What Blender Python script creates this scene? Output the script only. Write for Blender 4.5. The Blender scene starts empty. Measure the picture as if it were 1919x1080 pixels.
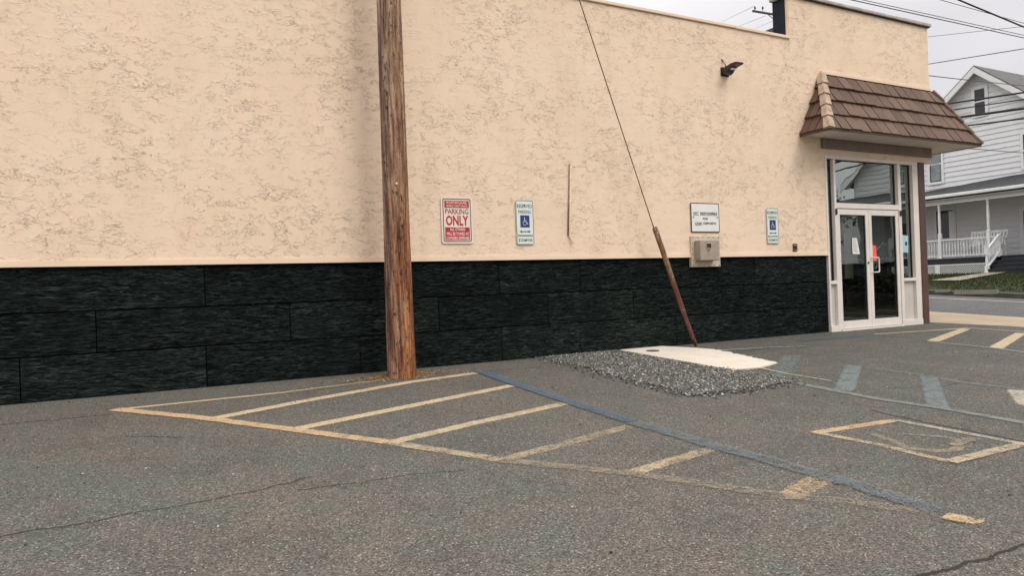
import bpy, math, random
import numpy as np
from mathutils import Vector, Matrix
random.seed(7); rng = np.random.default_rng(7)
S = bpy.context.scene
COL = S.collection

# ------------------------------------------------------------------ camera
F = 1401.5; CAMP = np.array([0.0, -8.9, 0.973]); GS = 0.054
yaw, pit, rol = [math.radians(a) for a in (29.025, 0.07, -2.07)]
w_ = np.array([math.sin(yaw)*math.cos(pit), math.cos(yaw)*math.cos(pit), math.sin(pit)])
r0 = np.array([math.cos(yaw), -math.sin(yaw), 0.0]); u0 = np.cross(r0, w_)
r_ = r0*math.cos(rol)+u0*math.sin(rol); u_ = -r0*math.sin(rol)+u0*math.cos(rol)
cd = bpy.data.cameras.new('camera'); cam = bpy.data.objects.new('camera', cd); COL.objects.link(cam)
cd.sensor_width = 36; cd.lens = F/1919*36; cd.clip_end = 2000; cd.clip_start = 0.05
cam.matrix_world = Matrix(((r_[0], u_[0], -w_[0], CAMP[0]), (r_[1], u_[1], -w_[1], CAMP[1]), (r_[2], u_[2], -w_[2], CAMP[2]), (0, 0, 0, 1)))
S.camera = cam

# ------------------------------------------------------------------ world, sun, exposure
sun_dir = Vector((0.26, -0.68, 0.86)).normalized()
W = bpy.data.worlds.new('World'); S.world = W; W.use_nodes = True
nt = W.node_tree; nt.nodes.clear()
def WN(t, **k):
    n = nt.nodes.new(t)
    for a, b in k.items(): setattr(n, a, b)
    return n
sky = WN('ShaderNodeTexSky', sky_type='NISHITA'); sky.sun_disc = False
sky.sun_elevation = math.asin(sun_dir.z); sky.sun_rotation = math.atan2(sun_dir.x, sun_dir.y)
sky.dust_density = 4.0
hs = WN('ShaderNodeHueSaturation'); hs.inputs['Saturation'].default_value = 0.12
nt.links.new(sky.outputs[0], hs.inputs['Color'])
tc = WN('ShaderNodeTexCoord'); sx = WN('ShaderNodeSeparateXYZ'); nt.links.new(tc.outputs['Generated'], sx.inputs[0])
mr = WN('ShaderNodeMapRange'); mr.inputs[1].default_value = -0.02; mr.inputs[2].default_value = 1.0
nt.links.new(sx.outputs[2], mr.inputs[0])
cr = WN('ShaderNodeValToRGB'); e = cr.color_ramp
e.elements[0].position = 0.0; e.elements[0].color = (0.262, 0.257, 0.268, 1)
e.elements[1].position = 1.0; e.elements[1].color = (0.87, 0.86, 0.86, 1)
x = e.elements.new(0.3); x.color = (0.282, 0.276, 0.287, 1)
x = e.elements.new(0.6); x.color = (0.60, 0.59, 0.60, 1)
nt.links.new(mr.outputs[0], cr.inputs[0])
nz = WN('ShaderNodeTexNoise'); nz.inputs['Scale'].default_value = 3.5; nz.inputs['Detail'].default_value = 5
mp = WN('ShaderNodeMapping'); mp.inputs['Scale'].default_value = (1, 1, 2.5)
nt.links.new(tc.outputs['Generated'], mp.inputs[0]); nt.links.new(mp.outputs[0], nz.inputs[0])
m2 = WN('ShaderNodeMapRange'); m2.inputs[1].default_value = 0.3; m2.inputs[2].default_value = 0.7; m2.inputs[3].default_value = 26.0; m2.inputs[4].default_value = 29.5
nt.links.new(nz.outputs[0], m2.inputs[0])
vm = WN('ShaderNodeVectorMath', operation='SCALE'); nt.links.new(cr.outputs[0], vm.inputs[0]); nt.links.new(m2.outputs[0], vm.inputs['Scale'])
mx = WN('ShaderNodeMixRGB'); mx.inputs[0].default_value = 0.12
nt.links.new(vm.outputs[0], mx.inputs[1]); nt.links.new(hs.outputs[0], mx.inputs[2])
bg = WN('ShaderNodeBackground'); bg.inputs[1].default_value = 0.1
wo = WN('ShaderNodeOutputWorld'); nt.links.new(mx.outputs[0], bg.inputs[0]); nt.links.new(bg.outputs[0], wo.inputs[0])
sd = bpy.data.lights.new('sun', 'SUN'); so = bpy.data.objects.new('sun', sd); COL.objects.link(so)
sd.energy = 1.25; sd.angle = math.radians(28); sd.color = (1.0, 0.95, 0.88)
so.rotation_euler = sun_dir.to_track_quat('Z', 'Y').to_euler(); so.location = (20, -20, 20)
S.view_settings.view_transform = 'Standard'; S.view_settings.look = 'None'; S.view_settings.gamma = 1
S.view_settings.exposure = 0.13
S.cycles.use_denoising = True; S.cycles.max_bounces = 8; S.cycles.transparent_max_bounces = 16

# ------------------------------------------------------------------ picture-to-place helpers (calibrated camera)
def ray(x, y): return w_ + r_*(x-960)/F - u_*(y-540)/F
def gnd(x, y, dz=0.0):
    d = ray(x, y); t = (GS*(-8.9)+dz-CAMP[2])/(d[2]-GS*d[1]); p = d*t+CAMP; return (p[0], p[1], p[2])
def wal(x, y, Y=0.0):
    d = ray(x, y); p = d*((Y+8.9)/d[1])+CAMP; return p
def plx(x, y, X):
    d = ray(x, y); p = d*(X/d[0])+CAMP; return p
def gz(Y): return GS*max(-40, min(40, Y))

# ------------------------------------------------------------------ materials
class NT:
    def __init__(s, name):
        s.m = bpy.data.materials.new(name); s.m.use_nodes = True; s.t = s.m.node_tree; s.t.nodes.clear()
        s.out = s.n('ShaderNodeOutputMaterial'); s._pos = None
    def n(s, t, **k):
        n = s.t.nodes.new(t)
        for a, b in k.items(): setattr(n, a, b)
        return n
    def l(s, a, b): s.t.links.new(a, b)
    def put(s, sock, v):
        if isinstance(v, bpy.types.NodeSocket): s.l(v, sock)
        elif isinstance(v, (tuple, list)) and len(v) == 3 and sock.type == 'RGBA': sock.default_value = (*v, 1)
        else: sock.default_value = v
    def pos(s, sc=(1, 1, 1), loc=(0, 0, 0), obj=False):
        g = s.n('ShaderNodeTexCoord').outputs['Object'] if obj else s.n('ShaderNodeNewGeometry').outputs['Position']
        m = s.n('ShaderNodeMapping'); m.inputs['Scale'].default_value = sc; m.inputs['Location'].default_value = loc
        s.l(g, m.inputs[0]); return m.outputs[0]
    def noise(s, vec, scale, detail=4, rough=0.55, dist=0.0):
        n = s.n('ShaderNodeTexNoise'); s.l(vec, n.inputs['Vector'])
        for k, v in (('Scale', scale), ('Detail', detail), ('Roughness', rough), ('Distortion', dist)): n.inputs[k].default_value = v
        return n.outputs[0]
    def vor(s, vec, scale, out='Color', feature='F1', rnd=1.0):
        n = s.n('ShaderNodeTexVoronoi', feature=feature); s.l(vec, n.inputs['Vector']); n.inputs['Scale'].default_value = scale
        n.inputs['Randomness'].default_value = rnd
        return n.outputs[out]
    def rng(s, v, a, b, c=0.0, d=1.0, smooth=True):
        n = s.n('ShaderNodeMapRange'); n.interpolation_type = 'SMOOTHSTEP' if smooth else 'LINEAR'
        s.put(n.inputs[0], v)
        for i, q in enumerate((a, b, c, d)): s.put(n.inputs[i+1], q)
        return n.outputs[0]
    def math(s, op, a, b=0.0, clamp=False):
        n = s.n('ShaderNodeMath', operation=op); n.use_clamp = clamp; s.put(n.inputs[0], a)
        if len(n.inputs) > 1: s.put(n.inputs[1], b)
        return n.outputs[0]
    def mix(s, f, a, b, mode='MIX'):
        n = s.n('ShaderNodeMixRGB', blend_type=mode); s.put(n.inputs[0], f); s.put(n.inputs[1], a); s.put(n.inputs[2], b); return n.outputs[0]
    def ramp(s, f, stops):
        n = s.n('ShaderNodeValToRGB'); el = n.color_ramp.elements
        s.put(n.inputs[0], f)
        while len(el) < len(stops): el.new(0.5)
        for e_, (p, c) in zip(el, stops): e_.position = p; e_.color = (*c, 1)
        return n.outputs[0]
    def sep(s, v):
        n = s.n('ShaderNodeSeparateXYZ'); s.l(v, n.inputs[0]); return n.outputs
    def bump(s, h, dist, strength=1.0):
        n = s.n('ShaderNodeBump'); s.put(n.inputs['Height'], h); n.inputs['Distance'].default_value = dist; n.inputs['Strength'].default_value = strength
        return n.outputs[0]
    def bsdf(s, col, rough=0.7, normal=None, metal=0.0, spec=0.5, **k):
        b = s.n('ShaderNodeBsdfPrincipled'); s.put(b.inputs['Base Color'], col); s.put(b.inputs['Roughness'], rough)
        b.inputs['Metallic'].default_value = metal; b.inputs['Specular IOR Level'].default_value = spec
        if normal: s.l(normal, b.inputs['Normal'])
        return b.outputs[0]
    def fin(s, sh): s.l(sh, s.out.inputs[0]); return s.m

def simple(name, col, rough=0.6, var=0.12, scale=6, metal=0.0, bump=0.0, bscale=80, spec=0.5, grime=None, obj=False):
    m = NT(name); p = m.pos(obj=obj)
    n = m.noise(p, scale, 6, 0.65)
    c = m.mix(m.rng(n, 0.3, 0.7), tuple(v*(1-var) for v in col), tuple(min(1, v*(1+var)) for v in col))
    if grime:
        c = m.mix(m.math('MULTIPLY', m.rng(m.noise(p, scale*2.3, 8, 0.75), 0.52, 0.72), grime[1]), c, grime[0])
    nm = m.bump(m.noise(p, bscale, 4), bump) if bump else None
    return m.fin(m.bsdf(c, m.rng(m.noise(p, scale*3, 3), 0.3, 0.7, max(0, rough-0.08), min(1, rough+0.08)), nm, metal, spec))

def mat_stucco(name='stucco', tex=1.0):
    m = NT(name); p = m.pos()
    n1 = m.noise(m.pos(sc=(0.85, 1, 1.25)), 10.5, 4, 0.6, 0.9)
    n2 = m.noise(m.pos(sc=(0.8, 1, 1.5), loc=(7, 3, 1)), 19, 4, 0.6, 1.2)
    m1 = m.rng(m.noise(m.pos(sc=(0.8, 1, 1), loc=(3, 0, 5)), 1.25, 3, 0.5), 0.34, 0.62, 0.30, 1)
    m2_ = m.rng(m.noise(m.pos(sc=(0.7, 1, 1.2), loc=(9, 0, 2)), 7.5, 5, 0.72, 0.6), 0.43, 0.60, 0.0, 1)
    m3 = m.rng(m.noise(m.pos(loc=(1, 6, 2)), 26, 3, 0.6), 0.38, 0.58)
    mask = m.math('MULTIPLY', m.math('MULTIPLY', m1, m2_), tex)
    e1 = m.math('SUBTRACT', 1.0, m.rng(m.math('ABSOLUTE', m.math('SUBTRACT', n1, 0.5)), 0.0, 0.020, smooth=False))
    e2 = m.math('SUBTRACT', 1.0, m.rng(m.math('ABSOLUTE', m.math('SUBTRACT', n2, 0.5)), 0.0, 0.022, smooth=False))
    edge = m.math('MULTIPLY', m.math('MULTIPLY', m.math('MAXIMUM', e1, e2), mask), m3)
    plate = m.math('MULTIPLY', m.rng(n1, 0.46, 0.54), mask)
    h = m.math('ADD', m.math('MULTIPLY', plate, 0.7), m.math('MULTIPLY', edge, -0.8))
    h = m.math('ADD', h, m.math('MULTIPLY', m.noise(p, 45, 4, 0.6), 0.16))
    h = m.math('ADD', h, m.math('MULTIPLY', m.noise(p, 2.2, 3, 0.5), 0.9))
    col = m.mix(m.rng(m.noise(p, 0.9, 5, 0.6), 0.3, 0.7), (0.750, 0.580, 0.425), (0.785, 0.615, 0.460))
    col = m.mix(m.rng(m.noise(m.pos(sc=(1, 1, 0.2), loc=(2, 2, 2)), 3.4, 5, 0.65), 0.48, 0.75, 0, 0.7), col, (0.69, 0.525, 0.365))
    col = m.mix(m.rng(m.noise(m.pos(sc=(1.4, 1, 0.7), loc=(12, 2, 8)), 2.3, 5, 0.65), 0.5, 0.72, 0, 0.6), col, (0.80, 0.585, 0.435))
    col = m.mix(m.rng(m.noise(m.pos(loc=(6, 2, 8)), 2.6, 6, 0.7), 0.5, 0.72, 0, 0.12*tex), col, (0.66, 0.50, 0.355))
    col = m.mix(m.math('MULTIPLY', edge, 0.27), col, (0.54, 0.375, 0.235))  # edge lines tinted darker to paint in the relief's shading
    return m.fin(m.bsdf(col, 0.85, m.bump(h, 0.0062, 1.0), spec=0.25))

def mat_darkstone():
    m = NT('dark_panel_paint')
    wv = m.noise(m.pos(loc=(3, 3, 3)), 3.0, 3)
    base = m.n('ShaderNodeVectorMath', operation='ADD'); sc = m.n('ShaderNodeCombineXYZ')
    m.l(m.pos(), base.inputs[0]); m.l(m.math('MULTIPLY', wv, 0.05), sc.inputs[2]); m.l(sc.outputs[0], base.inputs[1])
    def st(k, loc):
        q = m.n('ShaderNodeMapping'); q.inputs['Scale'].default_value = (k, 1, 1); q.inputs['Location'].default_value = loc; m.l(base.outputs[0], q.inputs[0]); return q.outputs[0]
    a = m.noise(st(0.13, (0, 0, 0)), 50, 5, 0.66, 1.2)
    b = m.noise(st(0.13, (4, 0, 9)), 88, 3, 0.65, 1.0)
    h = m.math('ADD', m.rng(a, 0.34, 0.66, smooth=False), m.math('MULTIPLY', m.rng(b, 0.34, 0.66, smooth=False), 0.6))
    big = m.noise(m.pos(loc=(7, 1, 2)), 2.2, 5, 0.65)
    c = m.ramp(m.math('MULTIPLY', h, 0.625), [(0.30, (0.0048, 0.0062, 0.0057)), (0.48, (0.0135, 0.0180, 0.0163)), (0.66, (0.0245, 0.0325, 0.0292)), (0.80, (0.046, 0.058, 0.052))])
    c = m.mix(m.rng(big, 0.40, 0.68, 0, 0.5), c, (0.0100, 0.0135, 0.0120))
    isl = m.n('ShaderNodeNewGeometry').outputs['Random Per Island']
    vs = m.n('ShaderNodeVectorMath', operation='SCALE'); m.l(c, vs.inputs[0]); m.l(m.rng(isl, 0, 1, 0.82, 1.35, smooth=False), vs.inputs['Scale']); c = vs.outputs[0]
    d = m.n('ShaderNodeBsdfDiffuse'); m.l(c, d.inputs[0]); m.l(m.bump(h, 0.012, 1.0), d.inputs['Normal'])
    return m.fin(d.outputs[0])

def mat_asphalt(name='asphalt', base=(0.106, 0.098, 0.085), dark=1.0, warm=True):
    m = NT(name); p = m.pos()
    v = m.vor(p, 118); sv = m.sep(v)
    v2 = m.sep(m.vor(m.pos(loc=(3, 1, 0)), 210))
    ph = m.noise(p, 330, 2, 0.5)
    big = m.noise(p, 0.42, 5, 0.6, 0.4); mid = m.noise(m.pos(loc=(5, 5, 0)), 1.9, 5, 0.65)
    b = tuple(q*dark for q in base)
    c = m.mix(m.rng(big, 0.35, 0.65), tuple(q*f for q, f in zip(b, (0.86, 0.95, 0.97))), tuple(q*f for q, f in zip(b, (1.12, 1.01, 0.96))))
    c = m.mix(m.rng(mid, 0.40, 0.66, 0, 0.7), c, tuple(q*0.74 for q in b))
    if warm:
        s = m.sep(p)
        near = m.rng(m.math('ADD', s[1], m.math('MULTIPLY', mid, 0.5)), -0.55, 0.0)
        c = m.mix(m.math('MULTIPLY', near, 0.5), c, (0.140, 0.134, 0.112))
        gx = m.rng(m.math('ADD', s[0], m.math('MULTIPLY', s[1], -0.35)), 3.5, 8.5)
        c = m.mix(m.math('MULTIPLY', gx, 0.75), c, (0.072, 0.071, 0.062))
        pt = m.noise(m.pos(loc=(2, 4, 0)), 2.6, 3, 0.6); pt2 = m.noise(m.pos(loc=(22, 4, 0)), 3.3, 3, 0.6)
        c = m.mix(m.rng(pt, 0.50, 0.64, 0, 0.55), c, (0.085, 0.098, 0.080))
        c = m.mix(m.rng(pt2, 0.50, 0.64, 0, 0.55), c, (0.118, 0.093, 0.083))
        pk = m.rng(m.noise(m.pos(loc=(1, 8, 0)), 0.8, 4), 0.50, 0.68)
        c = m.mix(m.math('MULTIPLY', pk, 0.30), c, (0.132, 0.108, 0.090))
        s4 = m.rng(m.noise(m.pos(loc=(11, 2, 0)), 5.5, 6, 0.7), 0.60, 0.72)
        c = m.mix(m.math('MULTIPLY', s4, 0.35), c, (0.085, 0.079, 0.068))
    f = m.rng(sv[0], 0.0, 1.0, 0.42, 1.58, smooth=False)
    f2 = m.rng(v2[0], 0.0, 1.0, 0.62, 1.40, smooth=False)
    f3 = m.rng(ph, 0.3, 0.7, 0.8, 1.2)
    ff = m.math('MULTIPLY', m.math('MULTIPLY', f, f2), f3)
    vs = m.n('ShaderNodeVectorMath', operation='SCALE'); m.l(c, vs.inputs[0]); m.l(ff, vs.inputs['Scale'])
    c = vs.outputs[0]
    wh = m.math('GREATER_THAN', sv[1], 0.975)
    c = m.mix(m.math('MULTIPLY', wh, 0.65), c, (0.42, 0.37, 0.30))
    h = m.math('ADD', sv[0], m.math('MULTIPLY', v2[0], 0.5))
    return m.fin(m.bsdf(c, 0.88, m.bump(h, 0.0035, 0.9), spec=0.3))

def mat_paint(name, col, col2):
    """worn road paint: flakes off through a noise mask; per-vertex 'wear' and 'cross' attributes"""
    m = NT(name); p = m.pos()
    wear = m.n('ShaderNodeAttribute', attribute_name='wear').outputs['Fac']
    cross = m.n('ShaderNodeAttribute', attribute_name='cross').outputs['Fac']
    fine = m.noise(p, 70, 4, 0.7); md = m.noise(p, 9, 5, 0.7); gr = m.sep(m.vor(p, 95))[0]
    fine = m.rng(fine, 0.33, 0.67, smooth=False); md = m.rng(md, 0.32, 0.68, smooth=False)
    k = m.math('ADD', m.math('MULTIPLY', fine, 0.40), m.math('MULTIPLY', md, 0.30))
    k = m.math('ADD', k, m.math('MULTIPLY', gr, 0.30))
    k = m.math('SUBTRACT', k, m.math('MULTIPLY', m.rng(cross, 0.68, 1.0), 0.30))
    thr = m.rng(wear, 0, 1, 0.12, 0.82, smooth=False)
    al = m.rng(m.math('SUBTRACT', k, thr), -0.06, 0.10)
    al = m.math('MULTIPLY', al, m.rng(wear, 0.05, 0.8, 0.90, 0.42, smooth=False))
    c = m.mix(m.rng(m.noise(p, 2.5, 4), 0.35, 0.65), col, col2)
    c = m.mix(m.rng(gr, 0, 1, 0.0, 0.75), c, tuple(q*0.45 for q in col))
    tr = m.n('ShaderNodeBsdfTransparent').outputs[0]
    ms = m.n('ShaderNodeMixShader'); m.l(al, ms.inputs[0]); m.l(tr, ms.inputs[1]); m.l(m.bsdf(c, 0.8, spec=0.3), ms.inputs[2])
    return m.fin(ms.outputs[0])

def mat_glass(refl=0.22, tint=(0.62, 0.68, 0.64), through=(0.60, 0.63, 0.60)):
    m = NT('window_glass')
    gl = m.n('ShaderNodeBsdfGlossy'); gl.inputs['Roughness'].default_value = 0.0; gl.inputs['Color'].default_value = (*tint, 1)
    m.l(m.bump(m.noise(m.pos(), 0.8, 2), 0.004, 1.0), gl.inputs['Normal'])
    tr = m.n('ShaderNodeBsdfTransparent'); tr.inputs[0].default_value = (*through, 1)
    fr = m.n('ShaderNodeFresnel'); fr.inputs[0].default_value = 1.5
    f = m.math('ADD', m.math('MULTIPLY', fr.outputs[0], 1.6), refl, clamp=True)
    ms = m.n('ShaderNodeMixShader'); m.l(f, ms.inputs[0]); m.l(tr.outputs[0], ms.inputs[1]); m.l(gl.outputs[0], ms.inputs[2])
    return m.fin(ms.outputs[0])

def mat_pole():
    m = NT('pole_timber'); p = m.pos(obj=True)
    z = m.sep(p)[2]
    g = m.noise(m.pos(sc=(1, 1, 0.06), obj=True), 24, 6, 0.65, 0.5)
    g2 = m.noise(m.pos(sc=(1, 1, 0.10), loc=(4, 4, 4), obj=True), 85, 5, 0.7, 0.9)
    bl = m.noise(m.pos(sc=(1, 1, 0.3), loc=(1, 2, 3), obj=True), 9, 5, 0.65)
    spk = m.noise(m.pos(sc=(1, 1, 0.30), loc=(2, 7, 3), obj=True), 36, 3, 0.6)
    up = m.ramp(g, [(0.36, (0.070, 0.036, 0.022)), (0.47, (0.25, 0.135, 0.075)), (0.62, (0.46, 0.30, 0.19))])
    lo = m.ramp(g, [(0.36, (0.050, 0.017, 0.009)), (0.48, (0.24, 0.080, 0.028)), (0.62, (0.47, 0.22, 0.095))])
    t = m.rng(m.math('ADD', z, m.math('MULTIPLY', bl, 1.6)), 1.8, 4.0)
    c = m.mix(t, lo, up)
    c = m.mix(m.rng(bl, 0.48, 0.66, 0, 0.55), c, (0.17, 0.062, 0.028))
    gy = m.rng(m.math('ADD', m.math('MULTIPLY', m.sep(m.pos(obj=True))[0], -2.2), m.noise(m.pos(sc=(1, 1, 0.25), loc=(8, 1, 3), obj=True), 7, 4, 0.6)), 0.45, 0.95, 0, 0.5)
    c = m.mix(gy, c, m.mix(m.rng(g, 0.38, 0.62), (0.10, 0.078, 0.062), (0.40, 0.325, 0.26)))
    c = m.mix(m.rng(g2, 0.54, 0.62, 0, 0.8), c, (0.035, 0.017, 0.010))
    c = m.mix(m.rng(spk, 0.60, 0.64, 0, 0.85), c, (0.02, 0.011, 0.008))
    h = m.math('ADD', g, m.math('MULTIPLY', g2, 0.6))
    return m.fin(m.bsdf(c, 0.8, m.bump(h, 0.012, 0.9), spec=0.3))

def mat_tile():
    m = NT('brown_roof_tile'); p = m.pos()
    rnd = m.n('ShaderNodeNewGeometry').outputs['Random Per Island']
    c = m.ramp(rnd, [(0.0, (0.078, 0.042, 0.027)), (0.5, (0.106, 0.059, 0.038)), (1.0, (0.135, 0.078, 0.052))])
    gr = m.noise(m.pos(sc=(1, 1, 0.3)), 28, 5, 0.65)
    c = m.mix(m.rng(gr, 0.4, 0.7, 0, 0.4), c, (0.165, 0.104, 0.072))
    c = m.mix(m.rng(m.noise(p, 90, 3), 0.55, 0.7, 0, 0.3), c, (0.07, 0.035, 0.025))
    return m.fin(m.bsdf(c, 0.72, m.bump(gr, 0.006, 0.8), spec=0.35))

def mat_island(name, stops, rough=0.9):
    m = NT(name); rnd = m.n('ShaderNodeNewGeometry').outputs['Random Per Island']
    return m.fin(m.bsdf(m.ramp(rnd, stops), rough, spec=0.3))

M = {}
M['stucco'] = mat_stucco(); M['stucco_smooth'] = mat_stucco('smooth_stucco_trim', 0.12)
M['dark'] = mat_darkstone(); M['groove'] = simple('panel_joint', (0.003, 0.004, 0.004), 1.0, spec=0.0)
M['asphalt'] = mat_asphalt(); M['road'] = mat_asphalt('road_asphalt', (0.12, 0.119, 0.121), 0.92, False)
M['yellow'] = mat_paint('worn_yellow_paint', (0.58, 0.455, 0.285), (0.62, 0.50, 0.345))
M['orange'] = mat_paint('worn_orange_paint', (0.62, 0.43, 0.235), (0.64, 0.45, 0.27))
M['cream'] = mat_paint('worn_cream_paint', (0.55, 0.49, 0.38), (0.50, 0.46, 0.38))
M['blue'] = mat_paint('worn_blue_paint', (0.085, 0.132, 0.180), (0.120, 0.155, 0.185))
M['paleblue'] = mat_paint('faded_blue_paint', (0.150, 0.178, 0.188), (0.175, 0.198, 0.200))
M['dullyellow'] = mat_paint('almost_gone_yellow_paint', (0.36, 0.30, 0.21), (0.40, 0.335, 0.24))
M['bar'] = mat_paint('pale_blue_bar_paint', (0.195, 0.240, 0.245), (0.24, 0.275, 0.27))
M['palegrey'] = mat_paint('faded_grey_paint', (0.225, 0.24, 0.225), (0.27, 0.27, 0.245))
M['dirt'] = mat_paint('loose_brown_dirt_shade', (0.19, 0.115, 0.06), (0.24, 0.15, 0.08))
M['crack'] = mat_paint('crack_shadow', (0.030, 0.025, 0.022), (0.040, 0.032, 0.028))
M['concrete'] = simple('sidewalk_concrete', (0.345, 0.27, 0.18), 0.9, 0.12, 1.2, bump=0.002, bscale=60, grime=((0.33, 0.27, 0.19), 0.5))
M['pad'] = simple('pale_concrete', (0.58, 0.515, 0.43), 0.85, 0.06, 3, bump=0.002, bscale=90, grime=((0.40, 0.33, 0.26), 0.6))
M['kerb'] = simple('dark_kerb', (0.075, 0.068, 0.058), 0.9, 0.35, 2.5, bump=0.004, bscale=40)
M['alu'] = simple('pale_aluminium_frame', (0.70, 0.64, 0.575), 0.45, 0.05, 3, grime=((0.50, 0.44, 0.38), 0.35))
M['alupanel'] = simple('grey_infill_panel', (0.52, 0.47, 0.43), 0.6, 0.05, 4)
M['gasket'] = simple('black_gasket', (0.01, 0.01, 0.01), 0.6)
M['brown'] = simple('brown_painted_metal', (0.085, 0.042, 0.030), 0.5, 0.18, 3)
M['header_shade'] = simple('brown_grey_header_shade', (0.20, 0.155, 0.13), 0.75, 0.15, 3)
M['soffit'] = simple('grey_soffit', (0.56, 0.515, 0.475), 0.7, 0.06, 3)
M['tile'] = mat_tile()
M['hiptan'] = simple('tan_hip_tile', (0.36, 0.262, 0.185), 0.75, 0.28, 9, bump=0.004, bscale=50, grime=((0.23, 0.13, 0.09), 0.7))
M['cap'] = simple('grey_coping', (0.42, 0.37, 0.33), 0.75, 0.22, 5, bump=0.004, bscale=25, grime=((0.20, 0.16, 0.13), 0.7))
M['darkleaf'] = mat_island('reflected_dark_leaves', [(0, (0.006, 0.008, 0.005)), (1, (0.02, 0.022, 0.012))])
M['glass'] = mat_glass(0.14, (0.60, 0.64, 0.60)); M['tinted'] = mat_glass(0.05, (0.6, 0.6, 0.6), (0.045, 0.048, 0.045)); M['glass2'] = mat_glass(0.42, (0.66, 0.72, 0.68))
M['pole'] = mat_pole()
M['wire'] = simple('black_cable', (0.012, 0.011, 0.012), 0.6)
M['thinwire'] = simple('weathered_cable', (0.07, 0.065, 0.065), 0.7)
M['steelwire'] = simple('rusty_steel_strand', (0.085, 0.05, 0.035), 0.6, 0.3, 20)
def mat_guard():
    m = NT('rusty_guard'); p = m.pos(sc=(1, 1, 0.35)); z = m.sep(m.pos())[2]
    a = m.noise(p, 9, 6, 0.7)
    lo = m.ramp(a, [(0.3, (0.05, 0.013, 0.012)), (0.52, (0.105, 0.027, 0.020)), (0.7, (0.17, 0.07, 0.03))])
    up = m.ramp(a, [(0.3, (0.06, 0.030, 0.015)), (0.55, (0.19, 0.10, 0.045)), (0.72, (0.36, 0.29, 0.20))])
    c = m.mix(m.rng(z, 0.8, 1.3), lo, up)
    c = m.mix(m.rng(m.noise(m.pos(loc=(3, 3, 3)), 16, 3), 0.64, 0.70, 0, 0.8), c, (0.50, 0.40, 0.36))
    return m.fin(m.bsdf(c, 0.55, m.bump(a, 0.004)))
M['guard'] = mat_guard()
M['rust'] = simple('rusty_brown', (0.13, 0.05, 0.025), 0.8, 0.35, 15)
M['beige'] = simple('beige_box_metal', (0.33, 0.265, 0.205), 0.55, 0.10, 8, grime=((0.24, 0.17, 0.12), 0.55))
M['beigeplate'] = simple('beige_plate', (0.52, 0.44, 0.34), 0.65, 0.08, 6, grime=((0.36, 0.28, 0.20), 0.5))
M['conduit'] = simple('painted_conduit', (0.66, 0.48, 0.34), 0.6, 0.1, 9, grime=((0.38, 0.25, 0.17), 0.6))
M['conduitbrown'] = simple('brown_strip', (0.30, 0.19, 0.13), 0.7, 0.25, 9)
M['lamp'] = simple('dark_bronze', (0.022, 0.014, 0.012), 0.42, 0.2, 10)
M['navy'] = simple('navy_sheet_metal', (0.008, 0.011, 0.020), 0.6, 0.25, 2.5, spec=0.2)
M['signwhite'] = simple('sign_white', (0.72, 0.70, 0.66), 0.4, 0.04, 4)
M['signcream'] = simple('sign_cream', (0.76, 0.64, 0.55), 0.45, 0.04, 4)
M['signpale'] = simple('sign_pale_green_white', (0.66, 0.70, 0.64), 0.4, 0.04, 4)
M['red'] = simple('sign_red', (0.40, 0.014, 0.018), 0.45, 0.12, 9)
M['darkred'] = simple('sign_dark_red', (0.22, 0.045, 0.040), 0.45, 0.2, 9)
M['maroon'] = simple('sign_border', (0.13, 0.045, 0.035), 0.5, 0.2, 9)
M['ink'] = simple('sign_ink', (0.018, 0.020, 0.020), 0.5)
M['signgreen'] = simple('sign_green_ink', (0.02, 0.055, 0.04), 0.5)
M['signblue'] = simple('sign_blue', (0.012, 0.032, 0.135), 0.45)
M['paper'] = simple('paper', (0.70, 0.70, 0.66), 0.8, 0.03)
M['redcard'] = simple('red_card', (0.80, 0.13, 0.08), 0.6, 0.05)
M['skycard'] = simple('pale_blue_card', (0.36, 0.56, 0.60), 0.6, 0.05)
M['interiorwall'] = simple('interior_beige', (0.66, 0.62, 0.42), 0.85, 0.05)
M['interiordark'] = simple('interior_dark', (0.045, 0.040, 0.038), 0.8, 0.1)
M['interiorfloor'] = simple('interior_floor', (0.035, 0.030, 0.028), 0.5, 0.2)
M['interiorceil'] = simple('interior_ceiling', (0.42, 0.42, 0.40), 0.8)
M['roof'] = simple('flat_roof', (0.10, 0.10, 0.10), 0.9)
M['siding'] = simple('white_siding', (0.76, 0.76, 0.765), 0.6, 0.03, 1.5, grime=((0.50, 0.50, 0.50), 0.35))
M['whitepaint'] = simple('white_paint', (0.80, 0.80, 0.79), 0.5, 0.05, 4)
M['shingle'] = simple('dark_shingles', (0.035, 0.036, 0.040), 0.85, 0.35, 5, bump=0.01, bscale=20)
M['shingle2'] = simple('grey_shingles', (0.095, 0.090, 0.088), 0.85, 0.3, 5, bump=0.01, bscale=20)
M['darkblue'] = simple('navy_painted_boards', (0.022, 0.028, 0.040), 0.6, 0.2, 4)
M['curtain'] = simple('pale_curtain', (0.33, 0.36, 0.37), 0.9, 0.25, 3)
M['darkpane'] = simple('dark_window_pane', (0.035, 0.042, 0.045), 0.08, 0.2, 2)
M['soffitwhite'] = simple('white_soffit', (0.55, 0.56, 0.56), 0.7)
M['bark'] = simple('bark', (0.09, 0.065, 0.045), 0.9, 0.3)
M['leaf'] = mat_island('tree_leaves', [(0, (0.025, 0.05, 0.012)), (1, (0.08, 0.12, 0.03))])
M['stone'] = mat_island('gravel_stone', [(0.0, (0.030, 0.028, 0.026)), (0.40, (0.095, 0.090, 0.080)), (0.85, (0.18, 0.172, 0.155)), (1.0, (0.45, 0.43, 0.39))])
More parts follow.
